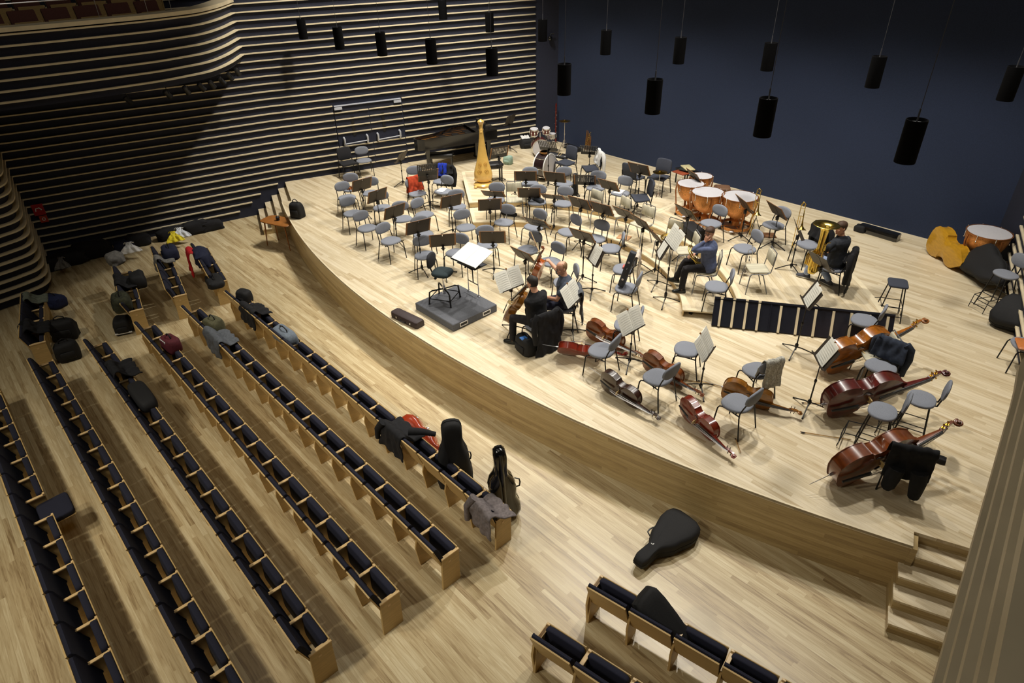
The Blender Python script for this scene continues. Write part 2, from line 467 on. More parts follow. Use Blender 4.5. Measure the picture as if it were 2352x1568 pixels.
# ---------------------------------------------------------------- auditorium seating
SEAT_W = .551
def side_profile(mb, x0, x1):
    pts = [(.0,0),(.285,0),(.30,.56),(.03,.56)]
    mb.loft([[(x0,y,z) for y,z in pts],[(x1,y,z) for y,z in pts]])
def make_seat(opened=False, endp=0, fab=None, wood=None, no_left=False):
    "seat facing +y, base at its own centre; endp: -1/+1 full oak end panel on that side"
    fab = fab or M_seatfab; wood = wood or M_ply
    t = thing('auditorium_seat', 'x', 'seat')
    w = SEAT_W/2
    mb = MB()
    # side leg: narrow board under the backrest
    mb.loft([[(x,y,z) for y,z in ((.02,0),(.24,0),(.29,.55),(.02,.55),(-.02,.36))] for x in (-w-.012,-w+.014)])
    obj('side_board', mb, wood, t, 20)
    mb = MB(); mb.rbox(-w+.0235, .165, .572, .045, .27, .022, .004); mb.rbox(-w+.0235, .285, .59, .045, .03, .03, .004)
    obj('armrest', mb, M_arm, t, 20)
    mb = MB()
    mb.loft([[(x,y,z) for y,z in ((.055,.36),(-.085,.79),(-.068,.795),(.073,.365))] for x in (-w+.02, w-.02)])
    obj('back_panel', mb, wood, t, 20)
    mb = MB()
    def bc(x, s):
        q = [(.078,.34),(-.064,.785),(-.050,.806),(-.022,.805),(.0,.775),(.09,.46),(.125,.36),(.12,.33)]
        return [(x, y+s*.004, z-s*.004) for y,z in q]
    mb.loft([bc(-w+.02,3), bc(-w+.028,0), bc(w-.028,0), bc(w-.02,3)])
    obj('back_cushion', mb, fab, t, 50)
    st = MB(); sb = MB()
    if opened:
        st.pillow(sup(w-.025,.21,8), -.04, .04, .02, 32); sb.rbox(0,0,-.052,2*w-.06,.40,.014,.003)
        Mx = T(0,.33,.43) @ Rx(rad(4))
    else:
        st.pillow(sup(w-.022,.19,8), -.04, .04, .02, 32); sb.rbox(0,0,-.05,2*w-.05,.37,.014,.003)
        Mx = T(0,.232,.425) @ Rx(rad(86))
    st.v = [Mx @ p for p in st.v]; sb.v = [Mx @ p for p in sb.v]
    obj('seat_cushion', st, fab, t, 50); obj('seat_board', sb, wood, t, 20)
    if endp:
        mb = MB(); x = endp*(w-.02)
        side_profile(mb, x-.014 if endp > 0 else x-.018, x+.018 if endp > 0 else x+.014)
        e = obj('end_panel', mb, wood, t, 20)
        mb = MB(); mb.rbox(x, .165, .572, .05, .285, .022, .004); obj('armrest', mb, M_arm, t, 20)
        mb = MB(); xx = x+endp*.0195; mb.box(xx-.001, xx+.001, .12, .16, .45, .485); obj('number_plate', mb, M_arm, e, 0)
    return t
seat_mid = make_seat(); seat_open = make_seat(True); seat_rend = make_seat(endp=1); seat_lend = make_seat(endp=-1)
for s in (seat_mid, seat_open, seat_rend, seat_lend): s['_new'] = 1
ORD = ['first','second','third','fourth','fifth','sixth','seventh','eighth','ninth','tenth','eleventh','twelfth','thirteenth','fourteenth','fifteenth','sixteenth']
def seen(p, m=60):
    x, y = proj(p); return -m < x < PW+m and -m < y < PH+m
def put_seat(proto, loc, rz, label, group):
    if '_new' in proto:
        del proto['_new']; proto.location = loc; proto.rotation_euler = (0,0,rz); proto['label'] = label; proto['group'] = group; return proto
    return dup(proto, label, loc, rz, group)
ROWN = ['front row','second row','third row','fourth row','fifth row','sixth row']
X_END = -4.655
for i in range(6):
    y0 = 3.80-.928*i
    for j in range(16):
        x = X_END-SEAT_W*(j+.5)
        if not (seen((x, y0-.08, -.05), 40) or seen((x, y0+.3, FL+.3), 40)): continue
        pr = seat_rend if j == 0 else seat_lend if j == 15 else seat_mid
        op = (i == 5 and j == OPEN_J) if 'OPEN_J' in globals() else False
        if i == 5 and abs(x+9.15) < .276: pr = seat_open; op = True
        lb = ('the one tipped-down navy seat, ' if op else 'navy seat with oak back, ') + ('on the right aisle' if j == 0 else ORD[j]+' from the right aisle') + ' in the main block '+ROWN[i]
        put_seat(pr, (x, y0, FL), 0, lb, 'main block seats, '+ROWN[i])
# angled side block on the left: end panels face the aisle
for i, n, ye, tilt in ((0, 4, 3.83, 10), (1, 5, 2.90, 11), (2, 4, 1.98, 11), (4, 4, .13, 11)):
    a = rad(-tilt); u = V((-math.cos(a), -math.sin(a)))
    for j in range(n):
        c = V((-14.42, ye)) + u*SEAT_W*(j+.5)
        nm = {0:'front row', 1:'second row', 2:'third row', 4:'rear row'}[i]
        lb = 'navy seat in the small left block, ' + ('aisle end' if j == 0 else ORD[j]+' from the aisle') + ' of its '+nm
        put_seat(seat_rend if j == 0 else seat_lend if j == n-1 else seat_mid, (c.x, c.y, FL), a, lb, 'left block seats, '+nm)
for i, n, x0, ye in ((0, 6, -3.06, 3.88), (1, 4, -3.06, 2.95)):
    a = rad(10.4); u = V((math.cos(a), math.sin(a)))
    for j in range(n):
        c = V((x0, ye)) + u*SEAT_W*(j+.5)
        if not seen((c.x, c.y-.1, -.05), 80): continue
        nm = ('front row', 'second row')[i]
        lb = 'navy seat in the bottom right block, ' + ('aisle end' if j == 0 else ORD[j]+' from the aisle') + ' of its '+nm
        put_seat(seat_lend if j == 0 else seat_mid, (c.x, c.y, FL), a, lb, 'right block seats, '+nm)
# balcony seats at the top left, cushions coloured brown
M_maroon = mat('brown_balcony_fabric', srgb(96,58,50), .9, var=.2, scale=100)
bs = make_seat(fab=M_maroon); bs['_new'] = 1; bs['category'] = 'seat'
for r, (dx, dz, nm) in enumerate(((0, 4.4, 'front row'), (.95, 4.62, 'second row'))):
    for j in range(8):
        y = .9+.62*j+.3*r
        c = (-18.45-dx-.0+.055*(y-2), y, dz)
        if not seen((c[0], c[1], c[2]+.7), 40): continue
        put_seat(bs, c, rad(-90+4), 'brown balcony seat at the top left, ' + ORD[j]+' from the photo edge in its '+nm, 'balcony seats, '+nm)
# thin rail in front of the balcony seats
mb = MB(); rl = thing('balcony_railing', 'thin metal railing above the left balcony ledge at the top left corner', 'railing', (-18.1, 2, 5.05))
q = [r for r in offs(BP, -.24) if -.5 < r[1] < 5.6]
mb.at(T(18.1,-2,-5.05)); mb.tube([(a,b,5.42) for a, b in q], .012, 6); obj('top_rail', mb, M_silver, rl)
for k in range(2, len(q), 4):
    mb = MB().at(T(18.1,-2,-5.05)); mb.tube([(q[k][0],q[k][1],5.05),(q[k][0],q[k][1],5.42)], .007, 6); obj('post', mb, M_silver, rl)
# ---------------------------------------------------------------- orchestra chairs
# chair faces -y (seat front at -y), origin on the floor under the seat centre
def make_gray():
    t = thing('orchestra_chair', 'x', 'chair')
    mb = MB()
    def so(a):
        x, y = sup(.235,.215,2.5)(a)
        return (x*(1-.10*(y/.215) if y > 0 else 1), y)
    mb.pillow(so, .425, .475, .022, 32, .006); obj('seat', mb, M_gray, t, 60)
    mb = MB()
    def bo(a): return sup(.215,.125,2.5)(a)
    rings = []
    for d, s in ((-.026,.55),(-.022,.86),(-.012,.98),(0,1),(.012,.98),(.02,.86),(.022,.55)):
        r = []
        for j in range(32):
            x, z = bo(2*PI*j/32); x *= s; z *= s
            yc = .255 + d + .10*(z) - .55*x*x
            r.append((x, yc, .70+z))
        rings.append(r)
    mb.loft(rings); obj('backrest', mb, M_gray, t, 60)
    for s in (-1, 1):
        mb = MB(); mb.tube([(s*.19,-.12,.42),(s*.205,-.165,.41),(s*.215,-.185,.37),(s*.235,-.215,.0)], .011, 8); obj('leg', mb, M_black, t)
        mb = MB(); mb.tube([(s*.235,.245,0),(s*.205,.175,.36),(s*.19,.165,.44),(s*.185,.20,.55),(s*.175,.242,.66)], .011, 8); obj('leg', mb, M_black, t)
    mb = MB(); mb.tube([(-.205,.175,.40),(-.19,.0,.412),(-.19,-.14,.415)], .010, 6); mb.tube([(.205,.175,.40),(.19,.0,.412),(.19,-.14,.415)], .010, 6); mb.tube([(-.2,.10,.408),(.2,.10,.408)], .010, 6)
    obj('seat_frame', mb, M_black, t)
    return t
def make_stripe():
    t = thing('orchestra_chair', 'x', 'chair')
    mb = MB(); mb.pillow(sup(.20,.195,7), .435, .475, .018, 32); obj('seat', mb, M_stripe, t, 50)
    mb = MB()
    mb.loft([[(x*q, .215+d+.09*(z-.66)*1.0-.4*x*x*0, z) for x, z in ((-.185,.60+e),(.185,.60+e),(.195,.62),(.19,.80-e),(.17,.82-e),(-.17,.82-e),(-.19,.80-e),(-.195,.62))] for d, q, e in ((-.02,.95,.008),(-.012,1,0),(.012,1,0),(.02,.95,.008))])
    obj('backrest', mb, M_stripe, t, 40)
    M_g = M_gtube
    for s in (-1, 1):
        mb = MB(); mb.tube([(s*.185,-.10,.425),(s*.2,-.17,.42),(s*.205,-.19,.38),(s*.22,-.22,0)], .011, 8); obj('leg', mb, M_g, t)
        mb = MB(); mb.tube([(s*.21,.20,0),(s*.20,.06,.40),(s*.2,.0,.425)], .011, 8); obj('leg', mb, M_g, t)
    mb = MB(); mb.tube([(-.2,-.15,.425),(-.2,.12,.425),(-.2,.19,.46),(-.2,.215,.62),(-.195,.235,.80),(-.17,.245,.855),(.17,.245,.855),(.195,.235,.80),(.2,.215,.62),(.2,.19,.46),(.2,.12,.425),(.2,-.15,.425)], .010, 8); obj('back_frame', mb, M_g, t)
    return t
def make_padded(fab, arms=False):
    t = thing('padded_chair', 'x', 'chair')
    mb = MB()
    mb.loft([[(x*q, y, z+(.02*((y+.05)/.2)**2)) for x, y, z in ((-.24,-.20,.43+e),(-.235,-.05,.43+e),(-.23,.17,.43+e),(.23,.17,.43+e),(.235,-.05,.43+e),(.24,-.20,.43+e))] for q, e in ((.94,-.012),(1,.0),(1,.03),(.94,.042))]); obj('seat', mb, fab, t, 50)
    mb = MB()
    rings = []
    for d, s in ((-.028,.88),(-.02,.98),(0,1),(.02,.98),(.028,.88)):
        rings.append([(sup(.225,.19,5)(2*PI*j/32)[0]*s, .245+d+.14*sup(.225,.19,5)(2*PI*j/32)[1]-.5*(sup(.225,.19,5)(2*PI*j/32)[0])**2, .70+sup(.225,.19,5)(2*PI*j/32)[1]*s) for j in range(32)])
    mb.loft(rings); obj('backrest', mb, fab, t, 60)
    for s in (-1, 1):
        mb = MB(); mb.tube([(s*.225,-.13,.43),(s*.245,-.19,.41),(s*.25,-.20,.37),(s*.26,-.22,0)], .014, 8); obj('leg', mb, M_black, t)
        mb = MB(); mb.tube([(s*.26,.27,0),(s*.235,.19,.40),(s*.215,.225,.56),(s*.2,.26,.68)], .014, 8); obj('leg', mb, M_black, t)
    mb = MB(); mb.tube([(-.235,.185,.405),(.235,.185,.405)], .012, 6); obj('crossbar', mb, M_black, t)
    return t
M_gtube = mat('grey_tube', srgb(128,130,134), .4, metal=.5, var=.05)
def make_basschair(back=True):
    t = thing('bass_stool', 'x', 'stool')
    mb = MB(); mb.pillow(sup(.215,.185,2.3), .70, .745, .02, 32); obj('seat', mb, M_gray, t, 60)
    if back:
        mb = MB(); rings = []
        for d, s in ((-.02,.85),(-.01,.98),(.01,.98),(.02,.85)):
            rings.append([(sup(.19,.13,2.4)(2*PI*j/28)[0]*s, .235+d+.12*sup(.19,.13,2.4)(2*PI*j/28)[1], .98+sup(.19,.13,2.4)(2*PI*j/28)[1]*s) for j in range(28)])
        mb.loft(rings); obj('backrest', mb, M_gray, t, 60)
        mb = MB(); mb.tube([(-.06,.10,.70),(-.06,.20,.72),(-.06,.225,.85),(-.06,.245,.95)], .012, 6); mb.tube([(.06,.10,.70),(.06,.20,.72),(.06,.225,.85),(.06,.245,.95)], .012, 6); obj('back_bracket', mb, M_black, t)
    for sx in (-1, 1):
        for sy in (-1, 1):
            mb = MB(); mb.tube([(sx*.13,sy*.12,.70),(sx*.21,sy*.21,0)], .011, 6); obj('leg', mb, M_black, t)
    mb = MB()
    for z, e in ((.30,.178),(.12,.197)):
        mb.tube([(-e,-e,z),(e,-e,z),(e,e,z),(-e,e,z)], .008, 6, closed=True)
    mb.tube([(-.16,-.18,.30),(-.16,-.36,.28),(-.16,-.40,.02)], .008, 6); mb.tube([(.16,-.18,.30),(.16,-.36,.28),(.16,-.40,.02)], .008, 6); mb.tube([(-.16,-.36,.28),(.16,-.36,.28)], .008, 6); mb.tube([(-.16,-.39,.12),(.16,-.39,.12)], .008, 6)
    obj('footrest', mb, M_black, t)
    return t
PROTO = {}
def chair(kind, S, B, label, group, rz=None, hs=.455, hb=.70):
    "S, B: survey marks of the seat centre and of the backrest centre"
    ps, lv = PL(S[0], S[1], hs)
    if rz is None:
        pb = P(B[0], B[1], lv+hb)
        d = V((pb.x-ps.x, pb.y-ps.y)); rz = math.atan2(d.y, d.x)-PI/2
    if kind not in PROTO:
        t = {'g': make_gray, 's': make_stripe, 'k': lambda: make_padded(M_char), 'kb': lambda: make_padded(M_blackfab)}[kind]()
        PROTO[kind] = t; t.location = (ps.x, ps.y, lv); t.rotation_euler = (0,0,rz); t['label'] = label; t['group'] = group
    else: t = dup(PROTO[kind], label, (ps.x, ps.y, lv), rz, group)
    return t, ps, lv, rz
M_blackfab = mat('black_fabric', srgb(34,34,38), .92, var=.25, scale=120)
z = lambda ox, oy, s: (lambda x, y: (ox+x/s, oy+y/s))
Z2 = z(740,370,5.8075); Z3 = z(1080,370,5.8075); Z4 = z(1280,370,5.8075); Z6 = z(1520,370,5.8075)
Z5 = z(1150,260,4.704); Z1 = z(740,180,4.2); Z7 = z(1540,460,5.226); Z11 = z(1100,540,5.4075); Z13 = z(1300,680,5.6)
Z4b = z(1340,820,4.523); Z18 = z(1820,680,5.6); Z18b = z(1820,900,5.407); Z19 = z(1940,460,5.226)
GV = 'grey orchestra chairs on the left of the stage'; GM = 'grey orchestra chairs on the middle of the stage'; GR = 'grey orchestra chairs on the right of the stage'
GRAY = [
 (Z2,(330,485),(265,335),'grey oval-backed chair at the far left of the stage, nearest the side stairs',GV),
 (Z2,(390,370),(380,205),'grey oval-backed chair holding an orange violin on its seat',GV),
 (Z2,(650,425),(650,262),'grey oval-backed chair behind the leftmost brown music stand',GV),
 (Z2,(405,695),(335,537),'grey oval-backed chair just in front of the far-left chair, second on the outer edge',GV),
 (Z2,(600,893),(505,725),'grey oval-backed chair third along the outer left edge of the strings',GV),
 (Z2,(912,1060),(800,890),'grey oval-backed chair fourth along the outer left edge, nearest the stage front',GV),
 (Z2,(800,620),(775,450),'grey oval-backed chair behind the second music stand of the left strings',GV),
 (Z2,(1075,770),(1035,592),'grey oval-backed chair behind the third music stand of the left strings',GV),
 (Z2,(1362,712),(1260,556),'grey oval-backed chair angled rightward between the harp side and third left stand',GV),
 (Z2,(1350,975),(1290,785),'grey oval-backed chair behind the fourth music stand of the left strings',GV),
 (Z2,(1372,1255),(1330,1055),'grey oval-backed chair just behind the conductor stool',GV),
 (Z2,(1240,272),(1220,110),'grey oval-backed chair behind the one draped with an orange-red jacket',GV),
 (Z2,(1268,430),(1180,275),'grey oval-backed chair draped with an orange-red jacket',GV),
 (Z2,(1590,268),(1620,120),'grey oval-backed chair draped with a blue and black jacket',GV),
 (Z2,(1612,402),(1678,245),'grey oval-backed chair with white paper on its seat, below the blue jacket',GV),
 (Z2,(1800,605),(1790,427),'grey oval-backed chair against the left side of the harp riser',GV),
 (Z2,(1915,885),(1855,705),'grey oval-backed chair at the front corner of the left riser edge',GV),
 (Z2,(1790,1225),(1857,1025),'grey oval-backed chair facing right behind the white conductor score',GV),
 (Z2,(2198,1115),(2160,910),'grey oval-backed chair at centre below the lower riser, behind two stands',GM),
 (Z3,(795,300),(805,112),'grey oval-backed chair on the upper riser in front of the striped bass drum',GM),
 (Z3,(1252,297),(1248,130),'grey oval-backed chair on the upper riser in front of the charcoal chair with keyboard',GM),
 (Z3,(1672,355),(1720,183),'grey oval-backed chair on the upper riser below the white-shirt chair',GM),
 (Z3,(2005,425),(2080,257),'grey oval-backed chair on the upper riser with papers on its seat',GM),
 (Z3,(342,515),(357,345),'grey oval-backed chair on the upper riser just right of the harp',GM),
 (Z3,(890,545),(915,362),'grey oval-backed chair on the upper riser carrying a dark instrument case',GM),
 (Z3,(1235,567),(1276,392),'grey oval-backed chair on the upper riser left of the dark wind case',GM),
 (Z3,(450,815),(505,640),'grey oval-backed chair on the lower riser at its left end, black case behind',GM),
 (Z3,(850,875),(952,697),'grey oval-backed chair on the lower riser behind the tilted perforated stand',GM),
 (Z3,(1300,945),(1457,770),'grey oval-backed chair below the lower riser, left of a pair facing left',GM),
 (Z3,(1672,1032),(1737,865),'grey oval-backed chair below the lower riser, right of a pair, behind a stand',GM),
 (Z3,(770,1180),(885,998),'grey oval-backed chair crossed by the cello bow behind the T-shirt player',GM),
 (Z3,(1070,1342),(1187,1152),'grey oval-backed chair directly behind the cello neck held by the T-shirt player',GM),
 (Z3,(1880,1163),(2022,1030),'grey oval-backed chair seen edge-on beside the thick black stand pole',GM),
 (Z4,(880,1440),(1020,1310),'grey chair with a red case on its seat and a pale shirt over its back',GM),
 (Z6,(660,828),(775,660),'grey oval-backed chair in front of the timpani, above the horn player',GR),
 (Z6,(1492,852),(1625,682),'grey oval-backed chair between the timpani and the upright trombone',GR),
 (Z6,(1110,1165),(1282,1000),'grey oval-backed chair at the middle of the right riser, beside a brown board',GR),
 (Z6,(1950,1110),(2085,950),'grey chair with a black jacket beside the tuba player',GR),
 (Z7,(1960,800),(2080,680),'chair under the tuba player with a black coat over its back',GR),
 (Z7,(555,1035),(730,912),'grey oval-backed chair in front of the horn player, above the slatted panels',GR),
 (Z11,(1062,880),(1285,730),'grey chair under the T-shirt cellist with a grey jacket over its back',GM),
 (Z11,(1060,590),(1237,440),'grey chair mostly hidden behind the T-shirt cellist',GM),
 (Z11,(1830,655),(2010,545),'grey chair holding a dark violin case upright',GM),
 (Z11,(1830,1110),(2020,985),'grey chair behind an open music book, right of the T-shirt cellist',GM),
 (Z11,(1525,1428),(1690,1325),'grey chair beside the red cello lying on its side',GM),
 (Z11,(735,1110),(880,1060),'chair under the black-sweater cellist with a black coat over its back',GM),
 (Z13,(1560,682),(1800,560),'grey chair facing left behind the music stand near the slatted panels',GR),
 (Z13,(1182,1042),(1370,965),'grey chair between the dark cello and the brown cello with a long neck',GR),
 (Z4b,(1812,138),(1985,118),'grey chair with a patterned shirt over its back',GR),
 (Z4b,(1602,475),(1800,425),'grey chair beside the golden cello lying on its side',GR),
 (Z18,(925,310),(1100,190),'grey chair behind the golden double bass, by the slatted panels',GR),
 (Z18,(1140,905),(1225,715),'grey chair with a dark denim jacket over its back',GR),
 (Z18b,(1375,795),(1500,850),'chair under the hanging black trousers beside the brown double bass',GR),
]
CH = {}
for zz, S, B, lb, gp in GRAY:
    CH[lb] = chair('g', zz(*S), zz(*B), lb, gp)
c1 = chair('g', Z1(402,792), Z1(375,690), 'grey oval-backed chair against the left wall under the stage door', 'chairs by the stage door')
chair('kb', Z1(250,818), Z1(205,722), 'black fabric chair against the left wall under the stage door', 'chairs by the stage door')
GS = 'cream striped chairs with grey tube frames'
for zz, S, B, lb in [
 (Z3,(590,515),(585,357),'cream striped chair with a clarinet standing behind it'),
 (Z3,(1605,610),(1655,462),'cream striped chair with dark cloth on its seat, left of two at riser edge'),
 (Z3,(1965,700),(2078,542),'cream striped chair beside the charcoal chair on the riser edge'),
 (Z4,(1115,835),(1225,662),'cream striped chair behind two brown stands left of the French horn'),
 (Z4,(1480,1040),(1600,850),'cream striped chair with a brass French horn on its seat'),
 (Z4,(1990,1455),(2120,1310),'cream striped chair under the horn player'),
 (Z4,(1700,1190),(1905,1035),'cream striped chair just behind the horn player'),
 (Z6,(1278,1432),(1455,1272),'cream striped chair with a trumpet on a stand beside it')]:
    CH[lb] = chair('s', zz(*S), zz(*B), lb, GS, hb=.71)
CH['w9'] = chair('s', Z18(1060,760), Z18(1265,600), 'cream striped chair mostly hidden behind the denim jacket', GS, hb=.71)
GK = 'charcoal padded chairs among the percussion'
for zz, S, B, lb in [
 (Z5,(700,535),(750,430),'charcoal padded chair behind the keyboard percussion'),
 (Z5,(972,595),(985,500),'charcoal padded chair with a white shirt, behind a slotted stand'),
 (Z5,(1435,690),(1330,640),'charcoal padded chair facing right, second from the cymbal'),
 (Z5,(1708,690),(1742,580),'charcoal padded chair behind the small cymbal stand'),
 (Z5,(1515,915),(1600,808),'charcoal padded chair nearest the timpani, in front of the cymbal')]:
    CH[lb] = chair('k', zz(*S), zz(*B), lb, GK)
# tall stools of the double basses
tb = make_basschair()
p, lv = PL(*Z18(1165,1470), .74); pb = P(*Z18(1385,1340), .98)
tb.location = (p.x, p.y, 0); tb.rotation_euler = (0,0,math.atan2(pb.y-p.y, pb.x-p.x)-PI/2); tag(tb, 'tall grey bass stool with black footrest between the two nearest double basses', 'stool', 'tall double bass stools')
p = P(*Z18(1420,1440), .74); dup(tb, 'second tall grey stool whose backrest shows behind the nearest bass stool', (p.x+.10, p.y+.42, 0), tb.rotation_euler.z, 'tall double bass stools')
p = P(*Z19(1940,880), .74); pb = P(*Z19(2100,725), .98)
dup(tb, 'tall grey stool with footrest by the right wall, against the black bass case', (p.x, p.y, 0), math.atan2(pb.y-p.y, pb.x-p.x)-PI/2, 'tall double bass stools')
tb2 = make_basschair(False)
bpy.data.objects.remove([c for c in tb2.children if c.name.startswith('seat')][0])
mb = MB(); mb.pillow(sup(.19,.17,6), .70, .745, .02, 32); obj('seat', mb, M_char, tb2, 60)
p = P(*Z19(645,985), .74); tb2.location = (p.x, p.y, 0); tb2.rotation_euler = (0,0,rad(-65)); tag(tb2, 'tall backless stool with a square grey seat standing alone on the right', 'stool')
# chair half cut by the right edge of the photograph
chair('g', (2358,792), (2372,770), 'grey chair cut off by the right edge of the picture', GR, rz=rad(-60))
# ---------------------------------------------------------------- music stands
# desk faces the player (local -y): base at the origin, desk centre at z = 1.0
def make_stand(tilt, wide=.50, perf=False, rims=True, h=.96):
    t = thing('music_stand', 'x', 'music stand')
    mb = MB()
    for k in range(3):
        a = PI/2+k*2*PI/3; c, s = math.cos(a), math.sin(a)
        mb = MB(); mb.tube([(0,0,.13),(.10*c,.10*s,.10),(.30*c,.30*s,.012)], [.011,.010,.010], 6); mb.ell((.30*c,.30*s,.013), (.016,.016,.013), 8, 5); obj('leg', mb, M_black, t)
    mb = MB(); mb.tube([(0,0,.06),(0,0,.58)], .0125, 8); mb.tube([(0,0,.55),(0,0,h-.06)], .009, 8); mb.lathe([(.018,.10),(.03,.12),(.03,.17),(.016,.19)], 10); mb.lathe([(.015,.54),(.02,.55),(.02,.59),(.014,.60)], 10)
    obj('pole', mb, M_black, t)
    mb = MB(); mb.rbox(0,.012,h-.05,.05,.06,.10,.01); mb.tube([(-.05,.02,h-.05),(.05,.02,h-.05)], .012, 8); obj('clamp', mb, M_blackp, t)
    Mx = T(0,-.01,h) @ Rx(-rad(tilt))
    mb = MB().at(Mx); w = wide/2
    if perf:
        nx, nz = 11, 7
        mb.box(-w,w,-.004,0,-.02,.09)
        for i in range(nx): mb.box(-w+i*wide/(nx-.4), -w+i*wide/(nx-.4)+.024, -.004, 0, .09, .33)
        for j in range(nz): mb.box(-w,w,-.005,.001,.09+j*.04,.105+j*.04)
    else:
        mb.box(-w, -.006, -.004, 0, -.02, .32); mb.box(.006, w, -.004, 0, -.02, .315); mb.box(-.03,.03,-.003,.004,-.02,.28)
    mb.box(-w, w, -.06, 0, -.026, -.02); mb.box(-w, w, -.062, -.058, -.026, -.005)
    d = obj('desk', mb, M_desk if not perf else M_blackp, t, 0)
    if rims:
        mb = MB().at(Mx)
        for s in (-1, 1): mb.box(min(s*(w-.01), s*(w+.035)), max(s*(w-.01), s*(w+.035)), -.016, -.006, -.02, .33)
        mb.box(-w, w, -.014, -.006, .31, .33)
        obj('wood_board', mb, M_wood, t, 0)
    return t
SP = {}
def stand(L, Rr, base, tilt, label, group='black orchestra music stands', perf=False, rims=True, flip=False, hz=None):
    "L,Rr: lower desk corners; base: where the tripod stands (or None)"
    if base is not None:
        pb, lv = PL(*base)
        best = None
        for k in range(60):
            zz = lv+.72+.01*k
            m = (P(*L, zz)+P(*Rr, zz))/2; d = math.hypot(m.x-pb.x, m.y-pb.y)
            if best is None or d < best[0]: best = (d, zz)
        hz = best[1]
        m = (P(*L, hz)+P(*Rr, hz))/2
        bx, by = (pb.x+m.x)/2, (pb.y+m.y)/2
    else:
        lv = 0
        for l in (.3,.15,0):
            m = (P(*L, l+(hz or .95))+P(*Rr, l+(hz or .95)))/2
            if abs(level(m.x, m.y)-l) < 1e-6: lv = l; break
        hz = lv+(hz or .95); m = (P(*L, hz)+P(*Rr, hz))/2; bx, by = m.x, m.y
    a, b = P(*L, hz), P(*Rr, hz)
    rz = math.atan2(b.y-a.y, b.x-a.x)
    # from the camera the back of the desk is seen when L->R runs left to right
    if not flip: rz += PI
    key = (tilt, perf, rims)
    h = hz-lv
    if key not in SP:
        t = make_stand(tilt, .5, perf, rims); SP[key] = t
        t['label'] = label; t['group'] = group; t.location = (bx, by, lv); t.rotation_euler = (0,0,rz)
    else: t = dup(SP[key], label, (bx, by, lv), rz, group)
    t.scale = (1,1,1)
    dz = h-.94
    # telescopic pole: lift the head of the stand
    for c in t.children:
        nm = c.name.split('.')[0]
        if nm in ('desk', 'clamp', 'wood_board'): c.location = (0,0,dz)
        if nm == 'pole': c.scale = (1,1,h/.94)
    return t, bx, by, lv, hz, rz
def sheet_on(st, label, group, w=.58, hgt=.37, tilt=30, tabs=True, single=False, name='music_book'):
    t, bx, by, lv, hz, rz = st
    w = w*.56 if single else w
    M = T(bx, by, hz+.02) @ Rz(rz) @ T(0,-.01,0) @ Rx(-rad(tilt)) @ T(0,-.008,-.02)
    r = thing(name, label, 'sheet music', (0,0,0), 0, group); r.matrix_world = M
    for s in ((-1, 1) if not single else (0,)):
        mb = MB(); x0, x1 = ((-w/2, -.003) if s < 0 else (.003, w/2)) if s else (-w/2, w/2)
        n = 6
        mb.loft([[(x0+(x1-x0)*i/n, -.008-.014*math.sin(PI*(i/n if s <= 0 else 1-i/n)**1.5*.9)-d, z) for i in range(n+1)]+[(x0+(x1-x0)*i/n, -.005, z) for i in range(n, -1, -1)] for z, d in ((0,0),(hgt,0))])
        pg = obj('page', mb, M_paper, r, 30)
        mb = MB()
        for k in range(8):
            zz = hgt*(.1+.105*k)
            for j in range(3):
                mb.box(x0+.02, x1-.02, -.0245, -.0238, zz+.006*j, zz+.006*j+.0012)
        obj('staves', mb, M_ink, pg, 0)
    if tabs:
        mb = MB(); mb.rbox(0,-.012,hgt+.004,.03,.02,.03,.003); obj('clip', mb, M_wood, r, 0)
    return r
M_ink = mat('ink', (.42,.42,.40,1), .8)
GSt = 'brown-backed music stands on stage'
ST = {}
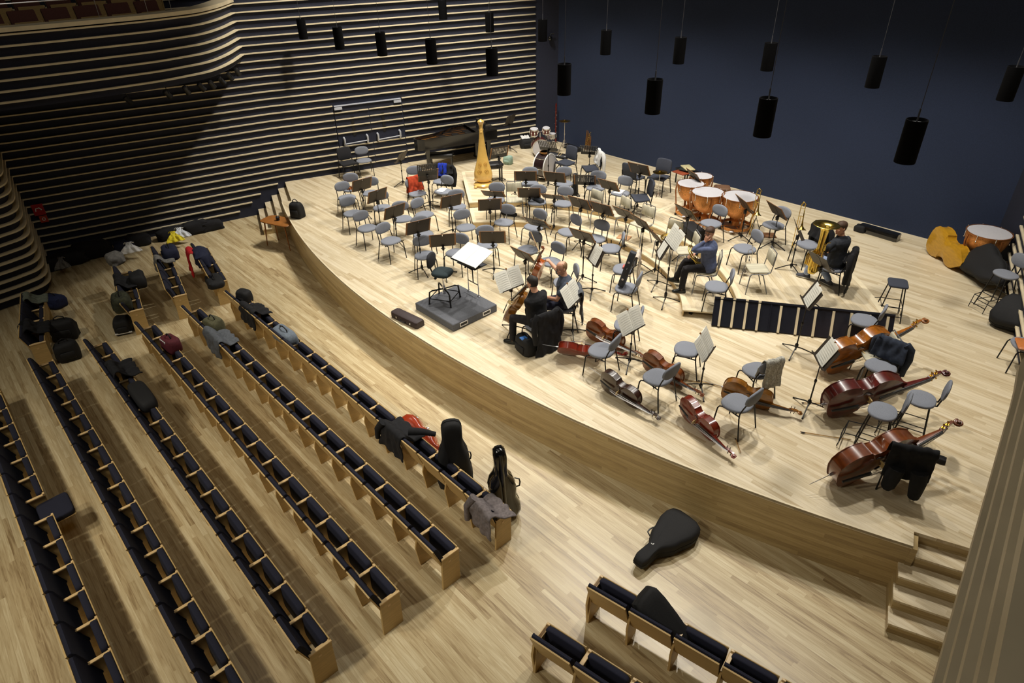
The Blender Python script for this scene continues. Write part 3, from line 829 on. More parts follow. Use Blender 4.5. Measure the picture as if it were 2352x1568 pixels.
# (zoom, lower-left, lower-right, base, tilt, label)
BACK = [
 (Z2,(415,432),(640,372),(588,715),22,'brown-backed music stand leftmost on stage, at the outer left strings'),
 (Z2,(617,630),(865,545),(775,840),22,'brown-backed music stand second along the outer left strings'),
 (Z2,(842,810),(1085,730),(1010,1110),22,'brown-backed music stand third along the outer left strings'),
 (Z2,(1150,993),(1410,930),None,22,'brown-backed music stand fourth along the outer left strings'),
 (Z2,(1320,382),(1545,345),(1432,495),22,'brown-backed music stand beside the orange-red jacket'),
 (Z2,(1585,645),(1840,590),(1752,965),22,'brown-backed music stand just left of the lower riser corner'),
 (Z2,(1462,1240),(1775,1210),(1640,1450),22,'brown-backed music stand right behind the conductor stool'),
 (Z3,(65,815),(330,797),(340,880),22,'brown-backed music stand on the lower riser at its left end'),
 (Z3,(158,1100),(470,1098),(310,1495),22,'brown-backed music stand at centre, right behind the conductor score'),
 (Z3,(640,268),(855,268),(743,632),30,'brown-backed music stand right of the harp, in front of the bass drum'),
 (Z3,(1040,270),(1265,293),(1118,655),30,'brown-backed music stand below the keyboard percussion'),
 (Z3,(1415,315),(1640,325),(1515,690),30,'slotted brown music stand on the upper riser, middle'),
 (Z3,(1790,365),(1950,408),(1835,760),35,'brown-backed music stand on the upper riser, left of the seat with papers'),
 (Z3,(225,470),(455,486),(330,875),50,'nearly flat music stand on the riser just right of the harp'),
 (Z3,(675,498),(905,500),(790,840),30,'small brown-backed music stand beside the dark case on the riser'),
 (Z3,(1010,500),(1250,525),(1108,925),55,'nearly flat music stand with white paper beneath on the riser'),
 (Z3,(1400,610),(1560,655),None,32,'brown-backed music stand left of two standing close on the lower riser'),
 (Z3,(1675,680),(1870,735),None,32,'brown-backed music stand right of two standing close on the lower riser'),
 (Z3,(2030,735),(2170,785),(2030,1190),40,'brown-backed music stand on the thick black pole'),
 (Z3,(815,855),(1030,905),None,45,'perforated music stand tilted back at the middle of the lower riser'),
 (Z3,(1430,1040),(1610,1095),None,35,'brown-backed music stand in front of the chair pair, facing left'),
 (Z4,(1095,870),(1205,935),None,35,'brown-backed music stand left of the French horn chair'),
 (Z4,(1330,1040),(1430,1130),(1258,1505),35,'brown-backed music stand with its tripod below the horn player'),
 (Z6,(275,720),(430,795),None,38,'brown-backed music stand in front of the middle timpani'),
 (Z6,(1470,840),(1610,930),(1480,1000),35,'brown-backed music stand by the chair between timpani and trombone'),
 (Z6,(1105,640),(1235,745),(1008,1015),35,'music stand in front of the largest timpani'),
 (Z6,(400,240),(535,330),(400,640),35,'music stand standing among the timpani heads'),
 (Z3,(2185,160),(2345,195),None,32,'brown-backed music stand by the charcoal chairs near the timpani'),
]
for zz, L, Rr, b, tl, lb in BACK:
    ST[lb] = stand(zz(*L), zz(*Rr), zz(*b) if b else None, tl, lb, GSt, perf='perforated' in lb or 'slotted' in lb)
Zp = z(930,260,8.711)
ST['p1'] = stand(Zp(290,1258), Zp(605,1235), None, 22, 'black perforated music stand beside the blue jacket', GSt, perf=True, rims=False)
ST['p2'] = stand(Zp(1705,940), Zp(2025,880), Zp(1910,1370), 22, 'black perforated music stand right of the harp', GSt, perf=True)
Zd = z(1190,230,8.254)
ST['p3'] = stand(Zd(440,945), Zd(715,970), None, 35, 'black perforated music stand in front of the drum kit', GSt, perf=True, rims=False, hz=1.05)
ST['p4'] = stand(Zd(1215,1110), Zd(1515,1130), Zd(1330,1420), 35, 'slotted music stand in front of the white-shirt chair', GSt, perf=True, rims=False)
ST['p5'] = stand(Z1(700,840), Z1(790,790), Z1(792,1015), 30, 'thin black music stand alone below the stage door', GSt, rims=False)
ST['p6'] = stand((1166,287), (1174,284), (1171,347), 22, 'tall thin music stand by the left wall near the corner', GSt, rims=False)
# stands seen from the player side, with music on them
GB = 'open music books on stands'
Z8 = z(880,540,4.9)
FRONT = [
 (Z11,(265,715),(535,605),None,28,'cream open music book on the stand in front of the black-sweater cellist',True,.93),
 (Z11,(1120,945),(1295,770),(1130,1215),28,'cream open music book on the stand right of the T-shirt cellist',True,None),
 (Z13,(745,550),(990,412),(800,840),28,'cream open music book on the stand between the brown cellos',True,None),
 (Z13,(1765,905),(1895,710),(1695,1150),28,'cream open music book on the stand by the golden cello',True,None),
 (Z11,(1420,360),(1470,410),(1380,680),25,'white music page edge-on, on the stand left of the violin case',True,None),
 (Z7,(1600,1150),(1690,1335),None,25,'white music page edge-on, on the stand in front of the slatted panels',True,1.0),
 (Z18,(345,760),(440,940),(175,1440),25,'white music page on the stand at the golden double bass',True,None),
]
for zz, L, Rr, b, tl, lb, fl, hz in FRONT:
    # give the desk its full width in the direction the two corners show
    ST[lb] = stand(zz(*L), zz(*Rr), zz(*b) if b else None, tl, lb.replace('cream open music book on the stand', 'black music stand with a cream book').replace('white music page edge-on, on the stand', 'black music stand with a white page edge-on').replace('white music page on the stand', 'black music stand with a white page'), GSt, flip=True, hz=hz, rims=False)
    sheet_on(ST[lb], lb, GB, tilt=tl, single='page' in lb, name='music_page' if 'page' in lb else 'music_book')
ST['q1'] = stand(Z7(1720,750), Z7(1900,860), None, 35, 'black music stand in front of the tuba player', GSt, rims=False, hz=.85)
ST['q2'] = stand(Z6(1800,880), Z6(1900,1130), Z6(1690,1450), 25, 'black music stand left of the grey chair beside the tuba', GSt, rims=False)
ST['q3'] = stand(Z11(480,270), Z11(690,362), Z11(580,700), 35, 'black music stand behind the raised cello scroll', GSt)
ST['q4'] = stand(Z4(1405,1010), Z4(1600,1250), (1531,696), 25, 'black music stand with white pages in front of the horn player', GSt, flip=True, rims=False)
sheet_on(ST['q4'], 'white music pages on the stand in front of the horn player', GB, tilt=25, name='music_book')
ST['q5'] = stand(Z4(1490,1220), Z4(1605,1500), (1480,640), 25, 'second black music stand with a white page at the horn player foot', GSt, flip=True, rims=False)
sheet_on(ST['q5'], 'white music page nearest the horn player foot', GB, tilt=25, single=True, name='music_page')
# ---------------------------------------------------------------- violins' big sisters
CELLO = [(0,0),(.09,.004),(.16,.03),(.205,.09),(.22,.165),(.212,.24),(.185,.30),(.183,.318),(.170,.316),(.137,.345),(.119,.40),(.121,.44),(.137,.482),(.158,.503),(.163,.515),(.168,.56),(.171,.615),(.158,.68),(.12,.73),(.06,.752),(.02,.757)]
BASS = [(0,0),(.08,.004),(.15,.03),(.20,.09),(.218,.165),(.212,.24),(.188,.30),(.186,.318),(.172,.318),(.140,.345),(.124,.40),(.126,.44),(.142,.482),(.160,.503),(.163,.515),(.166,.56),(.162,.61),(.142,.66),(.10,.71),(.055,.755),(.028,.79)]
def wood_mat(nm, c, dark=.35):
    m = mat(nm, c, .28, var=dark, scale=9, coat=.6, stretch=(3,1,1)); return m
def make_fiddle(name, label, cat, wood, half, s=1.0, rib=.115, group=None, neckL=1.0, endpin=.30, metal_tuners=False):
    t = thing(name, label, cat, group=group)
    out = [(x*s, y*s) for x, y in half] + [(-x*s, y*s) for x, y in half[::-1] if x > 0]
    yc = .36*s; h = rib/2; top = half[-1][1]*s
    def ring(k, z, ky=None): return [(x*k, yc+(y-yc)*(ky or k), z) for x, y in out]
    mb = MB()
    mb.loft([ring(.35,-h-.022*s), ring(.75,-h-.014*s), ring(.97,-h-.003*s), ring(1.025,-h-.001), ring(1.025,-h+.005*s), ring(.995,-h+.006*s), ring(.995,h-.006*s), ring(1.025,h-.005*s), ring(1.025,h+.001), ring(.97,h+.003*s), ring(.75,h+.015*s), ring(.35,h+.024*s)])
    obj('body', mb, wood, t, 50)
    for sg in (-1, 1):
        mb = MB(); zt = h+.021*s
        pts = [(sg*(.075+.022*math.sin(u*2*PI))*s, (.34+.15*u)*s, zt-.004*s*abs(2*u-1)) for u in [i/10 for i in range(11)]]
        mb.tube(pts, [.003*s*(1+math.sin(PI*i/10)) for i in range(11)], 5); mb.ell((pts[0][0]-sg*.006*s, pts[0][1], pts[0][2]), (.008*s,.008*s,.003*s), 8, 4); mb.ell((pts[-1][0]+sg*.006*s, pts[-1][1], pts[-1][2]), (.008*s,.008*s,.003*s), 8, 4)
        obj('f_hole', mb, M_blackp, t)
    zb_ = h+.022*s; yb = .40*s; hb = .085*s
    mb = MB(); mb.loft([[(x,yb+d,z) for x, z in ((-.045*s,zb_),(-.03*s,zb_),(-.02*s,zb_+.02*s),(.02*s,zb_+.02*s),(.03*s,zb_),(.045*s,zb_),(.038*s,zb_+hb*.7),(.0,zb_+hb),(-.038*s,zb_+hb*.7))] for d in (-.006*s,.004*s)]); obj('bridge', mb, M_bridge, t, 20)
    zf = h+.03*s
    mb = MB(); mb.loft([[(-w,y,z-.006*s),(w,y,z-.006*s),(w*.7,y,z+.008*s),(0,y,z+.012*s),(-w*.7,y,z+.008*s)] for w, y, z in ((.013*s,.02*s,h+.035*s),(.03*s,.27*s,h+.075*s))]); obj('tailpiece', mb, M_blackp, t, 30)
    nut = top+.255*s*neckL
    mb = MB(); mb.loft([[(-w,y,z),(w,y,z),(w,y,z+.008*s),(0,y,z+.014*s),(-w,y,z+.008*s)] for w, y, z in ((.031*s,top-.30*s,h+.055*s),(.016*s,nut,h+.01*s))]); obj('fingerboard', mb, M_blackp, t, 30)
    mb = MB(); mb.loft([[(-.022*s,y,z1),(.022*s,y,z1),(.017*s,y,(z0+z1)/2-.004*s),(0,y,z0),(-.017*s,y,(z0+z1)/2-.004*s)] for y, z0, z1 in ((top-.03*s,-h*.8,h+.03*s),(top+.03*s,h-.035*s,h+.024*s),(nut,h-.02*s,h+.01*s))]); obj('neck', mb, wood, t, 40)
    # pegbox and scroll
    mb = MB(); pb = nut+.12*s; zz = h-.005*s
    mb.loft([[(-w,y,z-d),(w,y,z-d),(w,y,z+d),(-w,y,z+d)] for w, y, z, d in ((.018*s,nut-.005*s,zz,.016*s),(.022*s,nut+.03*s,zz-.008*s,.020*s),(.017*s,pb-.02*s,zz-.022*s,.016*s),(.012*s,pb+.02*s,zz-.024*s,.012*s))])
    spi = []
    for i in range(26):
        a = -PI*.9+i/25*2.1*2*PI; r = .034*s*(1-.72*i/25)
        spi.append((0, pb+.052*s+r*math.cos(-a+PI/2+.9), zz+.006*s-.0+r*math.sin(-a+PI/2+.9)))
    mb.tube(spi, [.013*s*(1-.35*i/25) for i in range(26)], 8)
    mb.at(T(0, pb+.052*s, zz+.006*s) @ Ry(PI/2)); mb.lathe([(.012*s,-.028*s),(.018*s,-.02*s),(.018*s,.02*s),(.012*s,.028*s)], 12)
    obj('scroll', mb, wood, t, 50)
    for i in range(4):
        sg = 1 if i % 2 else -1; y = nut+(.022+.024*i)*s; z0 = zz-.006*s-.004*s*i
        mb = MB()
        mb.tube([(-sg*.02*s,y,z0),(sg*.055*s,y,z0)], .0045*s, 6); mb.ell((sg*.066*s,y,z0), (.013*s,.006*s,.012*s), 8, 5)
        if metal_tuners: mb.box(min(sg*.018*s,sg*.024*s), max(sg*.018*s,sg*.024*s), y-.012*s, y+.012*s, z0-.012*s, z0+.012*s)
        obj('peg', mb, M_brass if metal_tuners else M_blackp, t)
    for i in range(4):
        u = (i-1.5)/1.5
        mb = MB(); mb.tube([(u*.02*s,.26*s,h+.085*s),(u*.03*s,yb,zb_+hb*(1-.18*u*u)),(u*.011*s,nut,h+.026*s),(u*.008*s,nut+.06*s,zz+.008*s)], .0016*s+.0006, 4); obj('string', mb, M_silver, t)
    if endpin:
        mb = MB(); mb.tube([(0,.01*s,0),(0,-.035*s,0)], [.016*s,.012*s], 8); mb.tube([(0,-.03*s,0),(0,-endpin,0)], [.0045,.0045], 6); mb.tube([(0,-endpin,0),(0,-endpin-.03,0)], [.0045,.001], 6); obj('endpin', mb, M_silver, t)
    return t
M_bridge = mat('maple_bridge', srgb(206,176,112), .6)
M_brass = mat('brass', srgb(206,160,56), .22, metal=1, var=.08)
def frame_from(o, yax, zax):
    y = V(yax).normalized(); x = y.cross(V(zax)).normalized(); z_ = x.cross(y)
    M = Matrix.Identity(4)
    for i in range(3): M[i][0], M[i][1], M[i][2], M[i][3] = x[i], y[i], z_[i], o[i]
    return M
def rest(t, M, z0=0.0, skip=('endpin',)):
    "put thing t at M, then let it down on the floor z0"
    lo = 1e9
    for c in t.children:
        if c.name.split('.')[0] in skip: continue
        for v in c.data.vertices: lo = min(lo, (M @ v.co).z)
    M = Matrix.Translation((0,0,z0+.002-lo)) @ M
    t.matrix_world = M
    return M
def lay(t, A, B, za, zb, side, tilt, z0=0.0, L=None):
    "A: mark at the bottom of the body, B: mark at the scroll; side +1: front to the left of the axis"
    a, b = P(*A, za), P(*B, zb)
    if L:                                       # neck propped up: find the height that gives the true length
        while (b-a).length > L and zb < 1.4: zb += .01; b = P(*B, zb)
    d = (b-a).normalized()
    n = V((-d.y, d.x, 0)).normalized()*side
    n = n*math.cos(rad(tilt)) + V((0,0,1))*math.sin(rad(tilt))
    return rest(t, frame_from(a, d, n), z0)
W1 = wood_mat('cello_brown', srgb(116,58,16)); W2_ = wood_mat('cello_red', srgb(118,34,14)); W3_ = wood_mat('cello_dark', srgb(50,27,17)); W4_ = wood_mat('cello_golden', srgb(132,84,22))
cel = [
 (W1, Z13(285,400), Z13(880,700), 'brown cello lying on its side behind the red cello and grey chair', -1, -6),
 (W2_, Z11(985,1390), Z11(1835,1515), 'red cello lying on its side with its neck under the grey chair', 1, 40),
 (W1, Z13(1015,800), Z13(1695,1212), 'brown cello on its side partly behind a grey chair, long neck to the right', -1, -8),
 (W3_, Z13(480,1050), Z13(1175,1525), 'dark brown cello lying on its side nearest the stage edge', -1, -8),
 (W2_, Z4b(1035,480), Z4b(1540,975), 'bright red-brown cello lying on its side near the stage edge', -1, -8),
 (W4_, Z4b(1450,320), Z4b(2165,540), 'golden brown cello lying on its side behind the right grey chair', -1, -8),
]
for wd, A, B, lb, sd, tl in cel:
    t = make_fiddle('cello', lb, 'cello', wd, CELLO, group='cellos lying on the stage')
    lay(t, A, B, .23, .11, sd, tl)
WB = [wood_mat('bass_golden', srgb(150,88,22)), wood_mat('bass_red', srgb(84,24,18)), wood_mat('bass_brown', srgb(112,54,18)), wood_mat('bass_yellow', srgb(186,138,30), .12)]
for i, (A, B, lb, sd, tl, zs) in enumerate([
 (Z18(420,790), Z18(1700,195), 'golden double bass on its side, farthest of three in a column', -1, -12, .30),
 (Z18(430,1330), Z18(1975,865), 'dark red double bass on its side, middle of three in a column', -1, -12, .30),
 (Z18b(520,950), Z18b(2045,235), 'brown double bass on its side with long endpin, nearest of the three', -1, -12, .30),
 (Z19(1075,430), Z19(1690,1010), 'yellow double bass on its side by the back wall, its back to the hall', 1, -6, .12)]):
    t = make_fiddle('double_bass', lb, 'double bass', WB[i], BASS, 1.5, .20, 'double basses on the stage', .92, .32 if i == 2 else .10, True)
    lay(t, A, B, .36, zs, sd, tl, L=1.83 if i < 3 else None)
# ---------------------------------------------------------------- percussion, harp, piano, brass
M_copper = mat('hammered_copper', srgb(214,146,80), .42, metal=.45, var=.25, scale=40, bump=.4)
M_copperd = mat('copper_frame', srgb(164,104,56), .35, metal=.6, var=.1)
M_head = mat('drum_head', srgb(192,190,194), .6, var=.04)
M_white = mat('white_cloth', srgb(226,226,224), .8, var=.05)
M_lacq = mat('brass_lacquer', srgb(238,206,104), .24, metal=1, var=.12)
M_gold = mat('harp_gold', srgb(222,180,96), .3, var=.06, scale=10, coat=.8)
M_golddk = mat('harp_ornament', srgb(170,120,36), .4, var=.2)
M_pblack = mat('piano_black', (.008,.008,.009,1), .18, var=.05, coat=.5)
M_iron = mat('piano_plate', srgb(170,112,44), .35, metal=.6, var=.3, scale=14)
M_wine = mat('wine_shell', srgb(92,30,30), .25, var=.2, coat=.5)
M_drumdk = mat('dark_shell', srgb(40,26,26), .25, var=.15, coat=.6)

def make_timpani(label, r, c, lv, face=0):
    t = thing('timpani', label, 'drum', (c.x, c.y, lv), face, 'copper timpani')
    zt = .80
    mb = MB(); mb.lathe([(.02,zt-.60*r/.38-.02)]+[(r*.97*math.sin(a), zt-.05-r*1.25*math.cos(a)*.98) for a in [i*PI/2/10 for i in range(1,11)]]+[(r*.97,zt-.01)], 32); obj('kettle', mb, M_copper, t, 60)
    mb = MB(); mb.lathe([(r*.3,zt+.004),(r*.97,zt+.003),(r*.985,zt-.005)], 36); obj('head', mb, M_head, t, 40)
    mb = MB(); mb.lathe([(r*.965,zt-.02),(r*1.03,zt-.02),(r*1.03,zt+.006),(r*.975,zt+.008)], 36, caps=False); obj('hoop', mb, M_copperd, t, 40)
    for k in range(8):
        a = 2*PI*k/8+.2; x, y = r*1.05*math.cos(a), r*1.05*math.sin(a)
        mb = MB(); mb.tube([(x,y,zt-.11),(x,y,zt+.005)], .007, 6); mb.ell((x,y,zt+.014), (.013,.013,.010), 8, 5); mb.ell((x,y,zt-.12), (.014,.014,.018), 8, 5); obj('tuning_rod', mb, M_chrome, t)
    for k in range(4):
        a = 2*PI*k/4+.5; c_, s_ = math.cos(a), math.sin(a)
        mb = MB(); mb.loft([[((q+dx)*c_-w*s_, (q+dx)*s_+w*c_, z_) for dx, w in ((-.012,-.022),(.012,-.022),(.012,.022),(-.012,.022))] for q, z_ in ((r*1.06,zt-.03),(r*1.10,zt-.16),(r*.98,zt-.45),(r*.86,.10))]); obj('strut', mb, M_copperd, t, 40)
        mb = MB(); mb.lathe([(.0,0),(.028,.004),(.028,.05),(.0,.055)], 10, (r*.9*c_, r*.9*s_, 0)); obj('caster', mb, M_blackp, t)
    mb = MB(); mb.lathe([(r*.86,.06),(r*.9,.06),(r*.9,.12),(r*.84,.12),(r*.84,.06)], 30, caps=False); mb.lathe([(.05,.08),(.09,.10),(.09,.20),(.03,.26),(.03,zt-.5)], 12)
    for k in range(4):
        a = 2*PI*k/4+.5; mb.tube([(0,0,.09),(r*.86*math.cos(a), r*.86*math.sin(a), .09)], .014, 6)
    obj('base_ring', mb, M_copper, t, 40)
    mb = MB(); mb.rbox(0,-r*.72,.07,.10,.26,.03,.01); obj('pedal', mb, M_silver, t)
    return t
for zz, q, r, lb in ((Z6,(390,297),.325,'copper timpani at the left of the front three'),(Z6,(620,412),.375,'copper timpani in the middle of the front three'),(Z6,(1045,468),.40,'largest copper timpani, right of the front three'),(Z6,(530,197),.275,'small copper timpani behind the others against the back wall'),(Z19,(1740,382),.42,'copper timpani in the far right corner by the slats')):
    p, lv = PL(*zz(*q), .80)
    make_timpani(lb, r, p, lv, rad(20))

# harp, soundbox towards the hall
p, lv = PL(1111, 424, 0)
face = math.atan2(-p.y, -p.x)+PI/2
hp = thing('concert_harp', 'gilded concert harp standing on the riser, soundbox to the hall', 'harp', (p.x, p.y, lv), face)
prof = [(.10,.13),(.13,.185),(.19,.235),(.27,.262),(.36,.258),(.48,.228),(.64,.182),(.82,.142),(1.0,.112),(1.22,.082),(1.42,.06),(1.54,.054)]
mb = MB(); mb.loft([[(w*math.cos(a), -.06+.12*(z_-.3)*.35+w*.62*math.sin(a) if math.sin(a) < 0 else -.06+.12*(z_-.3)*.35+w*.12*math.sin(a), z_) for a in [2*PI*j/28 for j in range(28)]] for z_, w in prof]); obj('soundbox', mb, M_gold, hp, 60)
mb = MB()
for sgn in (-1, 1):
    for z0, sc in ((.42,1),(.62,.8)):
        pts = []
        for i in range(28):
            a = i/27*3*PI; r_ = .012+.07*sc*i/27*.8
            x_ = sgn*(.10*sc+r_*math.cos(a)); z_ = z0+r_*1.25*math.sin(a)
            w = .25 if z_ < .5 else .25-.3*(z_-.5)
            y_ = -.06+.12*(z_-.3)*.35-w*.62*math.sqrt(max(0.02, 1-(x_/w)**2))-.002
            pts.append((x_, y_, z_))
        mb.tube(pts, .005, 5)
obj('ornament', mb, M_golddk, hp)
mb = MB(); mb.rbox(0,.20,.055,.46,.62,.07,.02); mb.lathe([(.27,.0),(.285,.02),(.285,.06),(.25,.085),(.235,.10)], 8, (0,-.06,0))
for k in range(4):
    sx, sy = (-1,1)[k % 2], (-.26,.42)[k//2]
    mb.ell((sx*.23, sy, .03), (.05,.06,.03), 10, 6)
obj('base', mb, M_gold, hp, 40)
mb = MB(); mb.lathe([(.05,.08),(.06,.12),(.045,.18),(.042,1.45),(.066,1.50),(.066,1.53),(.052,1.55),(.058,1.62),(.075,1.69),(.092,1.72),(.092,1.75),(.06,1.775),(.01,1.81)], 20, (0,.05,0)); mb.v = [V((q.x, q.y+.52*max(0, 1-q.z/1.8)**1.1+.0, q.z)) for q in mb.v]; obj('column', mb, M_gold, hp, 40)
mb = MB(); mb.tube([(0,-.02,1.46),(0,.0,1.50),(0,.03,1.56),(0,.05,1.60),(0,.06,1.66)], [.045,.05,.045,.045,.05], 10); obj('neck', mb, M_gold, hp, 50)
for i in range(12):
    u = i/11; mb = MB(); mb.tube([(0,.0+.02*u,.30+1.1*u),(0,.40*(1-u)+.05,1.2+.35*u)], .0014, 4); obj('string', mb, M_silver, hp)

# grand piano along the left wall
d = V((.308,.951)); n_ = V((.951,-.308))
leg0 = P(968, 383, 0)
o = V((-15.87, 13.92)); d = -d; n_ = -n_
PM = Matrix(((d.x, n_.x, 0, o.x), (d.y, n_.y, 0, o.y), (0,0,1,0), (0,0,0,1)))
gp = thing('grand_piano', 'black concert grand piano along the left wall behind the harp, its gilded plate showing', 'piano'); gp.matrix_world = PM @ Matrix.Diagonal((1,.74,1,1))
po = [(0,0),(2.45,0),(2.66,.12),(2.72,.3),(2.68,.5),(2.5,.62),(2.1,.72),(1.75,.88),(1.4,1.12),(1.1,1.36),(.85,1.48),(0,1.5)]
ins = [(.45,.05),(2.43,.05),(2.62,.16),(2.66,.3),(2.62,.46),(2.46,.57),(2.08,.67),(1.72,.83),(1.36,1.07),(1.06,1.3),(.83,1.43),(.45,1.44)]
def swap(l): return l[::-1]
mb = MB(); mb.prism(swap(po), .66, .70)
nn = len(po)
pin = [(x*.97+.03, y*.97+.02) for x, y in po]
for i in range(nn):
    a, b = po[i], po[(i+1) % nn]; a2, b2 = pin[i], pin[(i+1) % nn]
    if i == nn-1: continue
    mb.add([(a[0],a[1],.70),(b[0],b[1],.70),(b2[0],b2[1],.70),(a2[0],a2[1],.70),(a[0],a[1],1.0),(b[0],b[1],1.0),(b2[0],b2[1],1.0),(a2[0],a2[1],1.0)],
           [(0,3,2,1),(4,5,6,7),(0,1,5,4),(2,3,7,6),(1,2,6,5),(3,0,4,7)])
mb.box(0,.42,.0,.08,.7,.98); mb.box(0,.42,1.42,1.5,.7,.98); mb.box(.36,.42,.08,1.42,.7,.98)
obj('case', mb, M_pblack, gp, 30)
mb = MB(); mb.prism(swap(ins), .88, .90); obj('iron_plate', mb, M_iron, gp, 20)
mb = MB()
for k in range(5): mb.box(.48, 2.5-k*.30, .1+.27*k, .14+.27*k, .90, .94)
mb.box(.46,.62,.08,1.4,.90,.96)
for k in range(4): mb.box(.75+.45*k,.95+.45*k,.18,.9-.17*k,.905,.93)
obj('plate_bars', mb, M_blackp, gp, 0)
mb = MB(); mb.box(.08,.26,.1,1.4,.73,.76); mb.mat(1)
for k in range(36):
    if k % 7 not in (2, 6): mb.box(.16,.26,.125+.0355*k,.141+.0355*k,.76,.772)
obj('keyboard', mb, [M_paper, M_blackp], gp, 0)
mb = MB(); mb.at(T(.42,0,1.0) @ Ry(rad(-18))); mb.rbox(0,.62,.12,.03,1.0,.24,.004); obj('music_desk', mb, M_pblack, gp, 20)
mb = MB(); mb.rbox(.37,.75,1.02,.74,1.5,.025,.004); obj('front_lid', mb, M_pblack, gp, 20)
for x_, y_ in ((.28,.16),(.28,1.30),(2.3,.40)):
    mb = MB(); mb.loft([[(x_+sx*w, y_+sy*w, z_) for sx, sy in ((-1,-1),(1,-1),(1,1),(-1,1))] for z_, w in ((.0,.04),(.1,.045),(.14,.04),(.5,.065),(.66,.075))]); obj('leg', mb, M_pblack, gp, 20)
mb = MB(); mb.rbox(.55,.76,.35,.08,.22,.6,.01); mb.rbox(.5,.76,.07,.22,.3,.05,.01); obj('pedal_lyre', mb, M_pblack, gp)
p0, p1 = P(990, 384, 0), P(1039, 383, 0)
def bench(label, c, rz, l=.7, h=.46, wd=.34, name='piano_bench'):
    t = thing(name, label, 'bench', (c.x, c.y, c.z), rz)
    mb = MB(); mb.rbox(0,0,h-.03,l,wd,.09,.03); obj('seat', mb, M_blackp, t, 50)
    mb = MB(); mb.rbox(0,0,h-.10,l-.06,wd-.05,.06,.005); obj('apron', mb, M_pblack, t)
    for sx in (-1,1):
        for sy in (-1,1):
            mb = MB(); mb.rbox(sx*(l/2-.06), sy*(wd/2-.05), (h-.1)/2, .045,.045,h-.1,.004); obj('leg', mb, M_pblack, t)
    return t
bench('black piano bench standing before the piano, behind the blue jacket', V((p0.x*.5+p1.x*.5-.05, p0.y*.5+p1.y*.5+.05, 0)), math.atan2(p1.y-p0.y, p1.x-p0.x), .78, .42)
p, lv = PL(*Zp(1780, 1010), .48); bench('black harpist bench right of the harp', V((p.x, p.y, lv)), face+.2, .5, .50, .36, 'harp_bench')

# drum kit in the far left corner
def drum(parent, name, c, r, h, shell, axis=None, n=28, hoop=None, head=None):
    M = T(*c) @ (axis or Matrix.Identity(4))
    mb = MB().at(M); mb.lathe([(r,-h/2),(r*1.005,-h/4),(r*1.005,h/4),(r,h/2)], n); o_ = obj(name, mb, shell, parent, 40)
    for s in (-1, 1):
        mb = MB().at(M); mb.lathe([(r*.2,s*(h/2+.004)),(r*.96,s*(h/2+.003))], n); obj('drum_head', mb, head or M_head, parent, 30)
        mb = MB().at(M); mb.lathe([(r*.96,s*(h/2+.010)),(r*1.04,s*(h/2+.010)),(r*1.04,s*(h/2-.018)),(r*1.0,s*(h/2-.018))], n, caps=False); obj('hoop', mb, hoop or M_chrome, parent, 40)
    for k in range(8):
        a = 2*PI*k/8; x, y = r*1.03*math.cos(a), r*1.03*math.sin(a)
        mb = MB().at(M); mb.tube([(x,y,-h/2),(x,y,h/2)], .006, 5); mb.rbox(x,y,0,.03,.03,min(.07,h*.3),.006); obj('lug', mb, M_chrome, parent)
    return o_
def at(px, py, h=0): return PL(px, py, h)[0]
kb = P(*Zd(390, 900), .29); c0 = V((kb.x-.05, kb.y+.12, 0)); tocam = math.atan2(-c0.y, -c0.x)
dk = thing('drum_kit', 'small wine-red drum kit in the far left corner', 'drum kit', c0, tocam+PI/2+rad(8))
drum(dk, 'bass_drum_shell', (0,0,.29), .28, .36, M_wine, Rx(PI/2))
drum(dk, 'tom_shell', (-.20,.02,.78), .135, .20, M_wine, Rx(rad(12)))
drum(dk, 'tom_shell', (.20,.02,.80), .125, .18, M_wine, Rx(rad(12)))
mb = MB(); mb.tube([(0,.02,.55),(0,.02,.80)], .014, 6); mb.tube([(-.12,.02,.78),(.12,.02,.78)], .010, 6); obj('tom_mount', mb, M_chrome, dk)
sn = thing('snare_drum', 'steel snare drum beside the drum kit and the bassoon', 'drum', P(*Zd(625, 690), .55)-V((0,0,.55)), 0)
drum(sn, 'shell', (0,0,.58), .17, .13, M_silver)
for k in range(3):
    a = 2*PI*k/3; mb = MB(); mb.tube([(0,0,.35),(.25*math.cos(a), .25*math.sin(a), .01)], .009, 6); mb.tube([(0,0,.35),(.14*math.cos(a), .14*math.sin(a), .50)], .008, 6); obj('leg', mb, M_chrome, sn)
def cymbal(label, base, top_, r, lv):
    t = thing('cymbal_stand', label, 'cymbal', (base.x, base.y, lv)); h = top_-lv
    mb = MB(); mb.lathe([(.012,h+.035),(.035,h+.03),(.045,h+.016),(r,h),(r,h-.003),(.02,h+.008)], 28); obj('cymbal', mb, M_brass, t, 60)
    mb = MB(); mb.tube([(0,0,.15),(0,0,h+.05)], .010, 6); mb.tube([(0,0,h*.55),(0,0,h*.6)], .017, 8); obj('pole', mb, M_chrome, t)
    for k in range(3):
        a = 2*PI*k/3+.4; mb = MB(); mb.tube([(0,0,.42),(.24*math.cos(a), .24*math.sin(a), .012)], .009, 6); mb.tube([(0,0,.18),(.12*math.cos(a), .12*math.sin(a), .20)], .006, 5); obj('leg', mb, M_chrome, t)
b = P(*Zd(815, 985), 0); b = V((b.x, b.y+.15, 0)); cymbal('cymbal on a stand at the back wall right of the bassoon', b, 1.0, .19, 0)
b = at(*Z5(1695, 905)); cymbal('cymbal on a stand near the timpani chair', b, .98, .19, 0)
